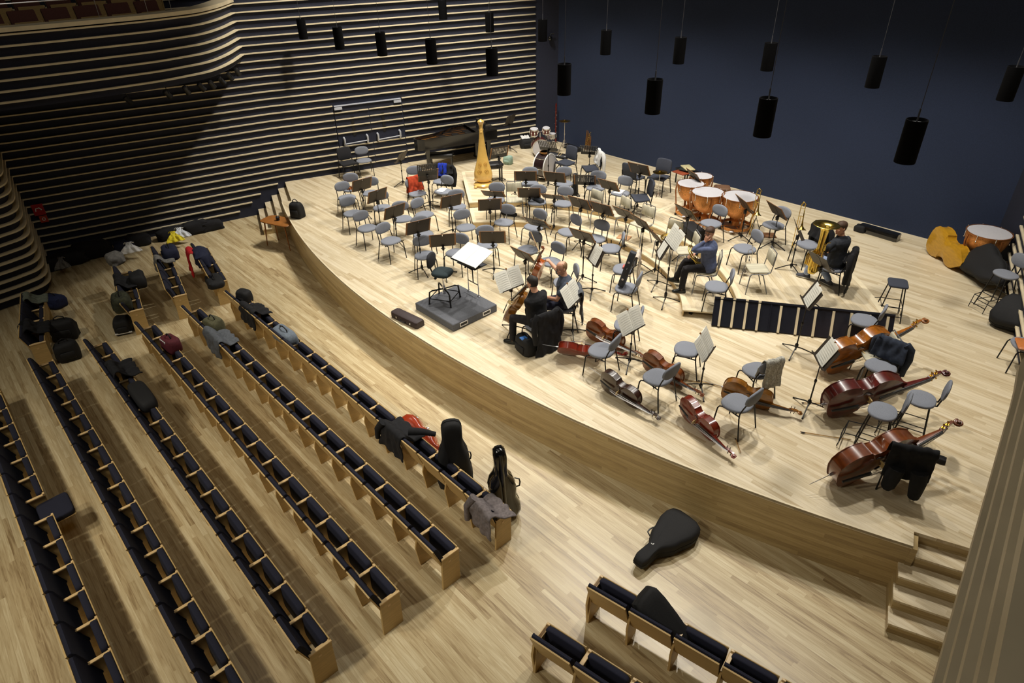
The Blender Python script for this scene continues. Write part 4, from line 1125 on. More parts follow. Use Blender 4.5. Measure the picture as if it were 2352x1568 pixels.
# striped bass drum on its rim
p, lv = PL(*Zd(455, 1500), 0)
bd = thing('concert_bass_drum', 'dark concert bass drum standing on its rim with white rods', 'drum', (p.x, p.y+.1, lv), rad(14))
drum(bd, 'shell', (0,0,.375), .355, .34, M_drumdk, Ry(PI/2), 36, M_white)
mb = MB(); mb.lathe([(.02,0),(.10,.0),(.12,.03),(.10,.06),(.08,.05)], 16, (0,0,.82)); obj('tambourine', mb, M_wood, bd) if False else None
tm = thing('tambourine', 'wooden tambourine lying on top of the bass drum', 'tambourine', (p.x, p.y+.1, lv+.74)); mb = MB(); mb.lathe([(.125,0),(.135,0),(.135,.05),(.125,.05),(.125,0)], 24, caps=False); obj('frame', mb, M_wood, tm); mb = MB(); mb.lathe([(.02,.046),(.126,.046)], 24); obj('skin', mb, M_bridge, tm)
for k in range(5):
    a = 2*PI*k/5; mb = MB(); mb.lathe([(.005,.02),(.02,.02),(.02,.03),(.005,.03)], 8, (.135*math.cos(a), .135*math.sin(a), 0)); obj('jingle', mb, M_brass, tm)
# keyboard percussion on a folding stand
q0, q1 = P(*Zd(600, 1000), .78), P(*Zd(930, 1060), .78); c = (q0+q1)/2; a = math.atan2(q1.y-q0.y, q1.x-q0.x)
gk = thing('glockenspiel', 'dark keyboard percussion on a crossed stand behind the bass drum', 'glockenspiel', (c.x, c.y, level(c.x,c.y)), a); L0 = .78-level(c.x,c.y)
mb = MB(); mb.rbox(0,0,L0-.03,.72,.32,.06,.01); obj('case', mb, M_blackp, gk)
for k in range(16): mb = MB(); mb.rbox(-.31+.041*k, -.05, L0+.006, .032, .20-.005*k, .012, .003); obj('bar', mb, M_silver, gk)
for s in (-1, 1):
    for e in (-1, 1):
        mb = MB(); mb.tube([(s*.26, e*.13, L0-.06),(-s*.30, e*.13, .01)], .014, 6); obj('leg', mb, M_black, gk)
for k, (x_, r_) in enumerate(((.02,.3),(.10,.25),(.24,.6),(.28,.5))):
    ml = thing('mallet', ['pale mallet lying nearest the middle of the keyboard percussion','pale mallet second on the keyboard percussion','silver mallet third on the keyboard percussion','silver mallet at the right end of the keyboard percussion'][k], 'mallet', (c.x+x_*math.cos(a), c.y+x_*math.sin(a), .80), a+r_, 'mallets on the keyboard percussion')
    mb = MB(); mb.tube([(0,-.15,0),(0,.12,.012)], .006, 6); obj('stick', mb, M_bridge if k < 2 else M_silver, ml); mb = MB(); mb.ell((0,-.16,.0), (.018,.018,.016), 10, 6); obj('mallet_head', mb, M_white, ml)
# books and boards behind the timpani
for k, (px, py, zz, l, w, cc, r_, lb) in enumerate(((1565,396,.0,.42,.30,(150,70,40),.2,'orange-brown box under the pile behind the timpani'),(1578,389,.06,.40,.28,(40,46,40),.5,'dark music folder in the pile behind the timpani'),(1580,385,.10,.46,.26,(206,196,150),-.2,'cream music folder topmost of the pile behind the timpani'))):
    p = P(px, py, zz+.45); m_ = mat('folder', srgb(*cc), .6); t = thing('music_folder', lb, 'folder', (p.x, p.y, zz+.44), r_-.4, 'folders behind the timpani')
    mb = MB(); mb.rbox(0,0,.012,l,w,.028,.004); obj('cover', mb, m_, t); mb = MB(); mb.rbox(.004,0,.012,l-.01,w-.012,.02,.002); obj('pages', mb, M_paper, t)
p = P(1578, 389, .44); st_ = thing('side_table', 'small dark table under the pile of folders at the back wall', 'table', (p.x, p.y, 0), -.35); mb = MB(); mb.rbox(0,0,.42,.6,.4,.03,.004); obj('table_top', mb, M_blackp, st_)
for sx in (-1,1):
    for sy in (-1,1): mb = MB(); mb.rbox(sx*.26,sy*.16,.2,.03,.03,.40,.003); obj('leg', mb, M_black, st_)
p, lv = PL(*Z6(808, 345), .55); t = thing('drum_throne', 'brown square padded stool behind the largest timpani', 'stool', (p.x, p.y, lv), .6); mb = MB(); mb.pillow(sup(.20,.17,6), .49, .56, .025, 28); obj('seat', mb, mat('brown_leather', srgb(108,78,56), .6, bump=.2), t, 60)
for sx in (-1,1):
    for sy in (-1,1): mb = MB(); mb.tube([(sx*.12,sy*.1,.49),(sx*.17,sy*.15,0)], .010, 6); obj('leg', mb, M_chrome, t)

# brass and woodwind
def wrap(c, r, turns, n=16, jit=0): return [(c[0]+r*math.cos(i/n*2*PI), c[1]+r*math.sin(i/n*2*PI), c[2]+jit*i/n) for i in range(int(n*turns)+1)]
def bell(mb, pts, r0, r1, n=24, flare=4):
    m = len(pts); mb.tube(pts, [r0+(r1-r0)*(i/(m-1))**flare for i in range(m)], n, caps=False)
def horn(name, label):
    t = thing(name, label, 'french horn', group=None)
    mb = MB()
    for r, zz, tr in ((.165,.0,1.0),(.135,.02,.85),(.145,-.015,.9)): mb.tube(wrap((0,0,zz), r, tr, 24), .010, 8)
    mb.tube(wrap((.02,.0,.012), .10, .8, 18), .008, 8); mb.tube([(.05,-.12,.01),(.09,-.02,.015),(.03,.09,.01),(-.06,.08,.02)], .008, 8); mb.tube([(-.1,.02,.02),(.0,.03,.03),(.08,.06,.02)], .007, 8)
    obj('tubing', mb, M_lacq, t, 60)
    mb = MB(); bell(mb, [(-.16,.02,0),(-.15,-.08,.0),(-.08,-.165,.0),(.02,-.20,.01),(.10,-.22,.02),(.16,-.235,.03),(.20,-.245,.035),(.225,-.25,.04)], .012, .15, 24, 3); obj('bell', mb, M_lacq, t, 60, [('sol','SOLIDIFY',{'thickness':.002})])
    for k in range(3): mb = MB(); mb.lathe([(.018,-.03),(.02,-.02),(.02,.03),(.008,.04)], 10, (-.03+.045*k, .05, .02)); obj('valve', mb, M_lacq, t)
    mb = MB(); mb.tube([(.16,.02,.0),(.20,.10,.0),(.22,.20,.0)], [.008,.006,.005], 6); mb.tube([(.22,.20,0),(.225,.24,0)], [.006,.012], 8); obj('mouthpiece', mb, M_silver, t)
    return t
h1_ = horn('french_horn', 'brass French horn lying on the cream striped chair')
c = CH['cream striped chair with a brass French horn on its seat']; h1_.location = (c[1].x, c[1].y, c[2]+.505); h1_.rotation_euler = (0,0,c[3]+.6)
def trombone(label, mark, lv, h, rz, lean=0):
    p, lv = PL(*mark, 0); t = thing('trombone', label, 'trombone', (p.x, p.y, lv), rz, 'trombones standing upright')
    mb = MB(); mb.tube([(-.04,0,.03),(-.04,0,1.0),(-.04,0,1.06),(-.03,0,1.10),(0,0,1.12),(.03,0,1.10),(.045,0,1.05),(.045,0,.85)], .0075, 8); mb.tube([(.0,.0,.82),(.0,.0,.05),(.0,.0,.03)], .0065, 8); mb.tube([(-.04,0,.03),(-.035,0,.0),(-.02,0,-.01+.02),(-.005,0,.0),(0,0,.03)], .007, 8)
    obj('slide', mb, M_lacq, t, 50)
    mb = MB(); mb.tube([(-.04,.0,.80),(.045,.0,.80)], .006, 6); mb.tube([(-.04,.0,.98),(.045,.0,.98)], .006, 6); mb.tube([(.0,.06,1.0),(.05,.06,1.06),(.0,.06,1.10),(-.04,.04,1.0)], .008, 6); obj('brace', mb, M_lacq, t, 50)
    mb = MB(); bell(mb, [(.045,0,.95),(.05,.0,.80),(.06,-.02,.68),(.065,-.03,.60),(.07,-.04,.55),(.072,-.05,.52)], .011, .105, 24, 3.4); obj('bell', mb, M_lacq, t, 60, [('sol','SOLIDIFY',{'thickness':.002})])
    for k in range(3):
        a = 2*PI*k/3; mb = MB(); mb.tube([(.05,0,.45),(.05+.2*math.cos(a), .2*math.sin(a), .01)], .007, 6); obj('stand_leg', mb, M_black, t)
    mb = MB(); mb.tube([(.05,0,.44),(.06,-.02,.62)], .007, 6); obj('stand_post', mb, M_black, t)
    return t
trombone('brass trombone standing upright against the largest timpani', Z6(1185,985), 0, 1, rad(10))
trombone('brass trombone standing upright left of the tuba player', Z6(1750,1190), 0, 1, rad(20))
def woodwind(name, label, cat, base, lv, h, r, mt, lean, rz, keys, flare=1.5, stand=True):
    t = thing(name, label, cat, (base.x, base.y, lv), rz)
    z0 = .04
    mb = MB(); mb.at(Rx(rad(lean))); mb.lathe([(r*flare,z0),(r*flare*.9,z0+.02),(r*1.1,z0+h*.15),(r,z0+h*.2)]+[(r*(1.12 if i % 4 == 0 else 1), z0+h*(.2+.75*i/16)) for i in range(17)]+[(r*.7,z0+h*.97),(r*.5,z0+h)], 14); obj('joint_body', mb, mt, t, 40)
    mb = MB(); mb.at(Rx(rad(lean)))
    for k in range(keys):
        zz = z0+h*(.25+.6*k/keys); mb.rbox(r*1.2*(-1 if k % 2 else 1), 0, zz, r*.7, r*1.1, .035, .004); mb.tube([(r*1.05,-r*.6,zz),(r*1.05,-r*.6,zz+.05)], .003, 5)
    obj('keywork', mb, M_silver, t)
    if stand:
        for k in range(3):
            a = 2*PI*k/3; mb = MB(); mb.tube([(0,0,.05),(.11*math.cos(a), .11*math.sin(a), .008)], .006, 5); obj('peg_leg', mb, M_black, t)
    return t
M_bsn = mat('bassoon_maple', srgb(96,24,18), .3, var=.2, coat=.5)
p, lv = PL(*Z3(560,470), 0); woodwind('clarinet', 'black clarinet standing on a peg behind the cream striped chair', 'clarinet', V((p.x-.05, p.y+.15, 0)), lv, .62, .014, M_blackp, 0, 0, 9, 2.1)
p = P(*Zd(712, 805), 0); woodwind('bassoon', 'dark red bassoon standing in the far left corner', 'bassoon', p, 0, 1.30, .028, M_bsn, 0, 0, 8, 1.2)
p = P(2285, 575, 0); woodwind('bassoon', 'dark bassoon leaning behind the corner timpani', 'bassoon', V((p.x, p.y, 0)), 0, 1.32, .028, M_bsn, -10, rad(-75), 8, 1.2)
# brown contrabassoon beside its black case at the back wall
p = P(*Zd(1320, 940), 0); t = thing('contrabassoon', 'brown folded contrabassoon leaning on the blue back wall', 'contrabassoon', (p.x, p.y-.02, .01), rad(10))
mb = MB(); Mx = Rx(rad(-8)); mb.at(Mx)
for x_, h_ in ((-.085,.62),(-.03,.78),(.03,.80),(.085,.66)): mb.lathe([(.02,0),(.026,.02),(.024,h_*.6),(.02,h_),(.008,h_+.01)], 10, (x_,0,0))
mb.tube([(-.03,0,.77),(-.02,0,.82),(.0,0,.84),(.02,0,.82),(.03,0,.79)], .018, 8); mb.tube([(-.085,0,.01),(-.06,0,-.0),(-.03,0,.01)], .02, 8); obj('tubes', mb, mat('contra_wood', srgb(112,76,40), .35, var=.25), t)
mb = MB().at(Mx)
for k in range(9): mb.rbox(-.08+.02*k, -.03, .1+.06*k, .03,.015,.03,.004)
obj('keywork', mb, M_lacq, t)
# trumpet on its own small stand
p, lv = PL(*Z6(1095,1520), 0); t = thing('trumpet_stand', 'small silver trumpet stand beside the front cream striped chair', 'stand', (p.x, p.y, lv))
for k in range(4):
    a = PI/2*k+.3; mb = MB(); mb.tube([(0,0,.03),(.13*math.cos(a), .13*math.sin(a), .006)], .005, 5); obj('leg', mb, M_silver, t)
mb = MB(); mb.tube([(0,0,.02),(0,0,.22)], .008, 6); obj('post', mb, M_silver, t)
t2 = thing('trumpet', 'silver trumpet standing bell down beside the front cream striped chair', 'trumpet', (p.x, p.y, lv+.02), rad(30))
mb = MB(); bell(mb, [(0,0,.52),(0,0,.35),(0,0,.2),(0,0,.12),(0,0,.08),(0,0,.05)], .007, .06, 20, 3); obj('bell', mb, M_chrome, t2, 60, [('sol','SOLIDIFY',{'thickness':.002})])
mb = MB(); mb.tube([(0,0,.5),(.0,.0,.54),(.04,0,.56),(.08,0,.54),(.085,0,.5),(.085,0,.25),(.06,0,.22),(.04,0,.25)], .006, 6); mb.tube([(.06,0,.55),(.06,0,.66)], [.006,.010], 6); obj('tubing', mb, M_chrome, t2)
for k in range(3): mb = MB(); mb.lathe([(.011,-.05),(.011,.06),(.004,.07),(.008,.08)], 8, (0,0,0)); mb.v = [Matrix.Translation((.045,.0,.33+.03*k)) @ Rx(PI/2) @ q for q in mb.v]; obj('valve', mb, M_blackp if k == 1 else M_chrome, t2)
# ---------------------------------------------------------------- the four musicians
def ik(a, t, l1, l2, pole):
    a, t = V(a), V(t); d = t-a; L = min(d.length, (l1+l2)*.999); d.normalize(); t = a+d*L
    x = (l1*l1-l2*l2+L*L)/(2*L); h = math.sqrt(max(0, l1*l1-x*x))
    p = V(pole)-d*V(pole).dot(d); p.normalize()
    return a+d*x+p*h, t
def limb(mb, pts, rs, n=14):
    "rounded chain of a limb"
    P_ = [V(p) for p in pts]
    q = [P_[0]+(P_[0]-P_[1]).normalized()*rs[0]*.85]; r = [rs[0]*.35]
    q.append(P_[0]+(P_[0]-P_[1]).normalized()*rs[0]*.5); r.append(rs[0]*.85)
    for i, p in enumerate(P_):
        if 0 < i < len(P_)-1:
            q += [p+(P_[i-1]-p).normalized()*rs[i]*.7, p, p+(P_[i+1]-p).normalized()*rs[i]*.7]; r += [rs[i]]*3
        else: q.append(p); r.append(rs[i])
    e = (P_[-1]-P_[-2]).normalized()
    q += [P_[-1]+e*rs[-1]*.5, P_[-1]+e*rs[-1]*.85]; r += [rs[-1]*.85, rs[-1]*.35]
    mb.tube(q, r, n)
def hand(mb, w, hd, pn, side, curl=.5, sc=1.0):
    "w: wrist, hd: towards the fingertips, pn: palm normal, side: +1 if the thumb lies along hd x pn"
    hd = V(hd).normalized(); pn = V(pn); pn = (pn-hd*pn.dot(hd)).normalized(); s = hd.cross(pn)*side
    M = Matrix(((s.x,hd.x,pn.x,w[0]),(s.y,hd.y,pn.y,w[1]),(s.z,hd.z,pn.z,w[2]),(0,0,0,1))) @ Matrix.Scale(sc,4)
    old = mb.M; mb.at(old @ M)
    mb.loft([[(x*k, y, z_*k2) for x, z_ in ((-.040,-.010),(-.02,-.014),(.02,-.014),(.042,-.010),(.042,.008),(.02,.013),(-.02,.013),(-.040,.008))] for y, k, k2 in ((-.02,.62,1.25),(.0,.7,1.2),(.03,.92,1.1),(.065,1,1),(.088,.96,.85),(.094,.85,.5))])
    for x, L, a in ((.031,.070,.06),(.011,.080,.02),(-.011,.074,-.02),(-.031,.058,-.07)):
        p = V((x,.085,0)); pts = [V((x*.95,.06,0)), p]; ang = 0
        for k, f in enumerate((.42,.32,.26)):
            ang += curl*(.55+.25*k)
            p = p+V((math.sin(a)*math.cos(ang), math.cos(a)*math.cos(ang), math.sin(ang)))*L*f*1.05; pts.append(p)
        mb.tube(pts, [.0095,.0092,.0085,.008,.0062], 8)
    th = [V((.026,.012,.004)), V((.05,.035,.014)), V((.062,.062,.022+.012*curl)), V((.058,.088,.030+.022*curl))]
    mb.tube(th, [.013,.012,.0105,.0075], 8)
    mb.at(old)
M_skin = mat('skin', srgb(214,160,132), .55, var=.08, scale=20)
M_lip = mat('lips', srgb(168,96,88), .5); M_eye = mat('eye_dark', (.02,.015,.012,1), .2); M_eyew = mat('eye_white', srgb(228,224,216), .3)
def person(label, pel, f, lean=5, arms=(), feet=(), head=(0,0), face=None, shirt=None, sleeve=1.0, pants=None, shoes=None, hair=None, hairtype='short', glasses=False, cuff=None, bulk=1.0, side=0):
    f = V((math.cos(f), math.sin(f), 0)); l = V((-f.y, f.x, 0)); up = V((0,0,1)); pel = V(pel)
    s = (up*math.cos(rad(lean))+f*math.sin(rad(lean))+l*math.sin(rad(side))).normalized(); fw = (f-s*f.dot(s)).normalized()
    t = thing('person', label, 'person', (pel.x, pel.y, 0))
    X = T(-pel.x, -pel.y, 0)
    sp = lambda h: pel+s*h
    def ring(h, w, d, dx=0): c = sp(h)+fw*dx; return [c+l*(w*math.cos(a))+fw*(d*math.sin(a)) for a in [2*PI*j/20 for j in range(20)]]
    tor = [(-.11,.12,.08,0),(-.08,.16,.11,0),(0,.178,.125,0),(.12,.165,.118,.01),(.25,.168,.118,.01),(.36,.195,.125,.0),(.42,.192,.115,-.01),(.465,.16,.098,-.01),(.50,.115,.082,-.01),(.53,.07,.065,.0),(.58,.058,.06,.01),(.64,.056,.06,.02)]
    tor = [(h, w*(bulk if h < .5 else 1), d*(bulk if h < .5 else 1), x) for h, w, d, x in tor]
    N = sp(.53)
    sh = {1: sp(.425)+l*.172*bulk, -1: sp(.425)-l*.172*bulk}
    hp_ = {1: pel+l*.095-up*.01, -1: pel-l*.095-up*.01}
    B = MB().at(X)
    B.loft([ring(*r) for r in tor])
    A = {}; Lg = {}
    for sd, tgt, pole, hd, pn, curl in arms:
        el, wr = ik(sh[sd], tgt, .30, .265, pole); A[sd] = (el, wr)
        limb(B, [sh[sd], el, wr], [.052,.042,.029]); hand(B, wr+(V(hd).normalized())*.02, hd, pn, -sd, curl)
    for sd, ank, toe in feet:
        kn, an = ik(hp_[sd], ank, .45, .43, f*.6+up*.8); Lg[sd] = (kn, an, V(toe).normalized())
        limb(B, [hp_[sd], kn, an], [.085,.056,.040])
    # head
    hy, hpz = rad(head[0]), rad(head[1])
    hf = (Matrix.Rotation(hy, 3, 'Z') @ f).normalized()
    if face is not None: hf = V((math.cos(rad(face)), math.sin(rad(face)), 0))
    hl = up.cross(hf).normalized()
    hf = (hf*math.cos(hpz)-up*math.sin(hpz)).normalized(); hu = hf.cross(hl)
    hc = sp(.575)+hu*.135+hf*.03
    HM = Matrix(((hl.x,hf.x,hu.x,hc.x),(hl.y,hf.y,hu.y,hc.y),(hl.z,hf.z,hu.z,hc.z),(0,0,0,1)))
    HX = X @ HM
    B.at(HX)
    def hr(z_, w, a, b_): return [(w*math.cos(q), (a if math.sin(q) > 0 else b_)*math.sin(q), z_) for q in [2*PI*j/20 for j in range(20)]]
    HR = [(-.125,.02,.06,-.03),(-.118,.04,.083,.0),(-.095,.056,.092,.05),(-.06,.066,.094,.078),(-.02,.071,.095,.092),(.02,.076,.096,.102),(.055,.077,.093,.103),(.085,.068,.078,.092),(.108,.048,.052,.066),(.12,.02,.02,.03)]
    B.loft([hr(*r) for r in HR])
    B.loft([[(-w,y,z_),(w,y,z_),(w*.6,y+d,z_+.004),(-w*.6,y+d,z_+.004)] for w, y, d, z_ in ((.010,.085,.012,.022),(.012,.085,.022,-.005),(.017,.085,.030,-.028),(.012,.085,.014,-.040))])
    for q in (-1, 1): B.ell((q*.079,-.008,-.008), (.010,.020,.032), 8, 6); B.ell((q*.032,.083,.024), (.022,.010,.007), 8, 4); B.ell((q*.045,.072,-.03), (.02,.02,.02), 8, 5)
    B.ell((0,.088,-.105), (.022,.014,.016), 8, 5); B.ell((0,.092,-.064), (.022,.009,.010), 8, 5)
    body = obj('body', B, M_skin, t, 0, [('fuse','REMESH',{'mode':'VOXEL','voxel_size':.0075,'use_smooth_shade':True}), ('even','SMOOTH',{'iterations':2,'factor':.4})])
    for q in (-1, 1):
        mb = MB().at(HX); mb.mat(0); mb.ell((q*.031,.087,.006), (.013,.009,.007), 10, 6); mb.mat(1); mb.ell((q*.031,.0955,.006), (.006,.003,.006), 8, 5); obj('eye', mb, [M_eyew, M_eye], t)
    mb = MB().at(HX); mb.tube([(-.024,.094,-.064),(-.01,.102,-.062),(.01,.102,-.062),(.024,.094,-.064)], [.002,.004,.004,.002], 6); obj('mouth', mb, M_lip, t)
    if hair:
        mb = MB().at(HX)
        g = .012
        if hairtype == 'short':
            k = [(-.055,.062,.0,.082),(-.03,.072,.0,.094),(.0,.076,.01,.100),(.03,.079,.055,.106),(.055,.080,.097,.107),(.08,.074,.092,.098),(.105,.058,.066,.078),(.122,.032,.036,.044),(.132,.01,.01,.012)]
        else:  # receding
            k = [(-.055,.06,-.01,.080),(-.03,.070,-.01,.092),(.0,.075,-.0,.098),(.03,.078,.0,.102),(.055,.078,-.015,.102),(.08,.068,-.035,.090),(.098,.05,-.045,.072)]
        rr = []
        for z_, w, a, b_ in k:
            rr.append([((w+g*.5)*math.cos(q), ((a+g*.3) if math.sin(q) > 0 else (b_+g))*math.sin(q), z_+.004*math.sin(5*q)*.5) for q in [2*PI*j/24 for j in range(24)]])
        mb.loft(rr); obj('hair', mb, hair, t, 60)
        for q in (-1, 1):
            mb = MB().at(HX); mb.tube([(q*.018,.094,.022),(q*.032,.094,.026),(q*.047,.086,.021)], [.003,.004,.002], 6); obj('eyebrow', mb, hair, t)
    if glasses:
        mb = MB().at(HX)
        for q in (-1, 1):
            mb.tube([(q*.032+.021*math.cos(a), .106-.004*abs(math.cos(a)), .006+.016*math.sin(a)) for a in [2*PI*j/14 for j in range(14)]], .0022, 5, closed=True); mb.tube([(q*.053,.102,.01),(q*.078,.05,.008),(q*.082,-.01,.004)], .0022, 5)
        mb.tube([(-.011,.108,.010),(.011,.108,.010)], .0022, 5); obj('glasses', mb, M_blackp, t)
    # clothes: slightly larger than the body, ending at neck, cuffs, waist and hems
    C_ = MB().at(X); e = .014
    C_.loft([ring(h, w+e, d+e, x) for h, w, d, x in tor if -.10 < h < .515]+[ring(.53,.082,.078,.0), ring(.548,.074,.072,.004)])
    for sd in A:
        el, wr = A[sd]
        if sleeve >= 1: limb(C_, [sh[sd], el, el.lerp(wr, .93)], [.070,.058,.042])
        else: limb(C_, [sh[sd], sh[sd].lerp(el, .62)], [.068,.066])
    obj('shirt', C_, shirt, t, 0, [('fuse','REMESH',{'mode':'VOXEL','voxel_size':.010,'use_smooth_shade':True}), ('even','SMOOTH',{'iterations':3,'factor':.5}), ('crease','DISPLACE',{'texture':CLOTHTEX,'strength':.016,'mid_level':.5,'texture_coords':'LOCAL'})])
    C_ = MB().at(X)
    C_.loft([ring(h, w+e*.8, d+e*.8, x) for h, w, d, x in tor[:4]])
    for sd in Lg:
        kn, an, toe = Lg[sd]
        limb(C_, [hp_[sd], kn, kn.lerp(an, .93)], [.10,.075,.062])
    obj('trousers', C_, pants, t, 0, [('fuse','REMESH',{'mode':'VOXEL','voxel_size':.011,'use_smooth_shade':True}), ('even','SMOOTH',{'iterations':3,'factor':.5}), ('crease','DISPLACE',{'texture':CLOTHTEX,'strength':.014,'mid_level':.5,'texture_coords':'LOCAL'})])
    for sd in Lg:
        kn, an, toe = Lg[sd]; sdv = up.cross(toe)
        mb = MB().at(X @ Matrix(((sdv.x,toe.x,0,an.x),(sdv.y,toe.y,0,an.y),(sdv.z,toe.z,1,an.z),(0,0,0,1))))
        zf = -.085
        mb.mat(0); mb.loft([[(w*math.cos(q), y, zf+.02+max(0,hh*math.sin(q))+min(0,.008*math.sin(q))) for q in [2*PI*j/14 for j in range(14)]] for y, w, hh in ((-.085,.022,.03),(-.07,.038,.07),(-.02,.042,.10),(.03,.042,.085),(.09,.048,.055),(.14,.046,.04),(.175,.034,.03),(.19,.012,.012))])
        mb.mat(1); mb.loft([[(w*math.cos(q), .05+L*math.sin(q), z_) for q in [2*PI*j/18 for j in range(18)]] for z_, w, L in ((zf,.044,.138),(zf+.02,.048,.142))])
        obj('shoe', mb, shoes, t, 50)
    return t, A, Lg, HM, sp
CLOTHTEX = bpy.data.textures.new('cloth_folds', 'CLOUDS'); CLOTHTEX.noise_scale = .11; CLOTHTEX.noise_depth = 2
M_bluesh = mat('blue_grey_shirt', srgb(86,96,128), .9, var=.14, scale=24)
M_tsh = mat('slate_tshirt', srgb(70,78,92), .9, var=.12, scale=24)
M_blk = mat('black_cloth', (.006,.006,.008,1), .92, var=.3, scale=30)
M_darkp = mat('dark_trousers', (.010,.008,.010,1), .9, var=.3, scale=30)
M_navyt = mat('navy_trousers', srgb(34,36,56), .9, var=.2)
M_jean = mat('pale_jeans', srgb(148,164,196), .9, var=.16, scale=18)
M_darksh = mat('dark_shirt', srgb(38,42,50), .9, var=.2, scale=24)
M_hairb = mat('brown_hair', srgb(74,52,38), .7, var=.3, scale=80); M_hairk = mat('dark_hair', srgb(40,34,30), .7, var=.3, scale=80); M_hairg = mat('sandy_hair', srgb(132,100,66), .7, var=.25, scale=80)
M_shoe = mat('black_shoe', (.012,.014,.013,1), .3); M_sneak = mat('grey_sneaker', srgb(64,66,74), .7); M_sole = mat('white_sole', srgb(220,220,216), .7)
def seatpos(lb, back=.0, h=.11):
    c = CH[lb]; a = c[3]-PI/2; f = V((math.cos(a), math.sin(a), 0))
    return V((c[1].x, c[1].y, c[2]+.475+h-.02))-f*back, a, c[2], f
ZC = z(1440,520,7.84)
up3 = V((0,0,1))
# horn player, one hand at his face, horn on his lap
pe, a, lv, f = seatpos('cream striped chair under the horn player', .03)
l = V((-f.y, f.x, 0))
f1 = P(*ZC(880,930), .15+.16); f2 = P(*ZC(985,1120), .15+.09)
pr1 = pe+up3*.60
person('person with glasses and blue-grey shirt seated with a French horn, hand at face', pe, a, 6,
   [(1, pe+f*.07+V((math.cos(rad(-88)), math.sin(rad(-88)), 0))*.155+up3*.555, V((0,0,-1))+l*.35, up3*.9-f*.25, -V((math.cos(rad(-88)), math.sin(rad(-88)), 0)), .7), (-1, pe+f*.30-l*.06+up3*.19, -l-up3*.3, f*.6+l*.5-up3*.1, -up3, .6)],
   [(-1, f1, f*.9-l*.3), (1, f2, f*.95+l*.1)], (12, 4), -88, M_bluesh, 1, M_darkp, [M_shoe, M_blackp], M_hairb, 'short', True, bulk=1.14)
h2_ = horn('french_horn', 'brass French horn held on the lap of the player in the blue-grey shirt')
h2_.matrix_world = frame_from(pe+f*.33-l*.10+up3*.20, f*.2-l*.9+up3*.5, -f*.5+up3*.7-l*.3)
# cellist in a slate T-shirt reaching out to a second cello
pe, a, lv, f = seatpos('grey chair under the T-shirt cellist with a grey jacket over its back', .02)
sc_top = P(*Z11(826,165), 1.24); b0 = P(*Z11(660,640), .12)
dd = (sc_top-b0).normalized()
c7 = make_fiddle('cello', 'red-brown cello held upright by its neck by the T-shirt player', 'cello', wood_mat('cello_orange', srgb(150,72,22)), CELLO, group='cellos held by players', endpin=.1)
bb = sc_top-dd*1.19
nn_ = V((-bb.x, -bb.y, .0)); nn_ = V((-.95,-.3,0)); 
c7.matrix_world = frame_from(bb, dd, nn_)
grip = bb+dd*.99
l = V((-f.y, f.x, 0))
hdv = (grip-(pe+up3*.45)).normalized()
person('balding person with glasses in a slate T-shirt, arm stretched to a cello neck', pe, a, 4,
   [(-1, grip-hdv*.10, -up3-l*.4, hdv, V((0,0,-1)), 1.3), (1, pe+f*.33+l*.06+up3*.12, l-up3*.4, f-l*.4, -up3, .5)],
   [(-1, pe+f*.50-l*.16+V((0,0,lv+.09-pe.z)), f), (1, pe+f*.48+l*.14+V((0,0,lv+.09-pe.z)), f)], (10, 10), -108, M_tsh, .5, M_navyt, [M_shoe, M_blackp], M_hairg, 'receding', True, bulk=1.12)
# cellist in a black sweater, back to the hall
pe, a, lv, f = seatpos('chair under the black-sweater cellist with a black coat over its back', .0)
knee = P(*Z11(380,1060), .52); ank = P(*Z11(420,1290), .10)
hd_ = P(*Z11(705,640), 1.24)
fa = math.atan2(knee.y-pe.y, knee.x-pe.x)-rad(38)
f = V((math.cos(fa), math.sin(fa), 0)); l = V((-f.y, f.x, 0))
bot = P(*Z11(350,1000), .30); nk = P(*Z11(630,650), 1.12)
dd = (nk-bot).normalized()
c8 = make_fiddle('cello', 'amber cello played between the knees of the black-sweater player', 'cello', wood_mat('cello_amber', srgb(128,82,26)), CELLO, group='cellos held by players', endpin=.22)
c8.matrix_world = frame_from(bot, dd, f*.75+up3*.35+l*.5)
gl = bot+dd*.98; gr = bot+dd*.36+f*.16
person('person in a black sweater seated with their back to the hall, playing a cello', pe, fa, 8,
   [(1, gl-l*.02-f*.06, l*.6-up3*.6-f*.2, up3*.4-l*.6+f*.3, -f+l*.2, .9), (-1, pe+f*.26-l*.10+up3*.24, -l*.9-up3*.3-f*.3, f*.8+l*.6, -up3, .7)],
   [(1, V((ank.x, ank.y, lv+.09)), f*.9+l*.3), (-1, pe+f*.38-l*.28+V((0,0,lv+.09-pe.z)), f-l*.2)], (6, 8), None, M_blk, 1, M_darkp, [M_shoe, M_blackp], M_hairk, 'short', False, bulk=1.2)
# bow in that player's hand, bow of the player behind
def bow(label, A, B, group='bows', col=None):
    a_, b_ = V(A), V(B); t = thing('bow', label, 'bow', a_, 0, group); d_ = b_-a_
    mb = MB(); mb.tube([(0,0,0), d_*.5+V((0,0,-.004)), d_], [.006,.005,.004], 6); obj('stick', mb, col or M_wood, t)
    mb = MB(); o_ = d_.cross(V((0,0,1))).normalized()*.014; mb.tube([d_*.05+o_, d_*.98+o_], .0035, 5); obj('hair', mb, M_bridge, t)
    mb = MB(); mb.tube([d_*.02+o_*.6, d_*.09+o_*.6], .010, 6); obj('frog', mb, M_blackp, t); return t
bow('cello bow in the hand of the black-sweater player, tip up left', pe+f*.30-l*.06+up3*.25, P(*Z11(425,610), .95))
bow('pale cello bow held up beside the cello neck of the T-shirt player', grip+V((-.03,-.02,-.05)), grip+V((-.03,-.02,-.05))+(P(*Z3(830,925), 1.35)-grip).normalized()*.68)
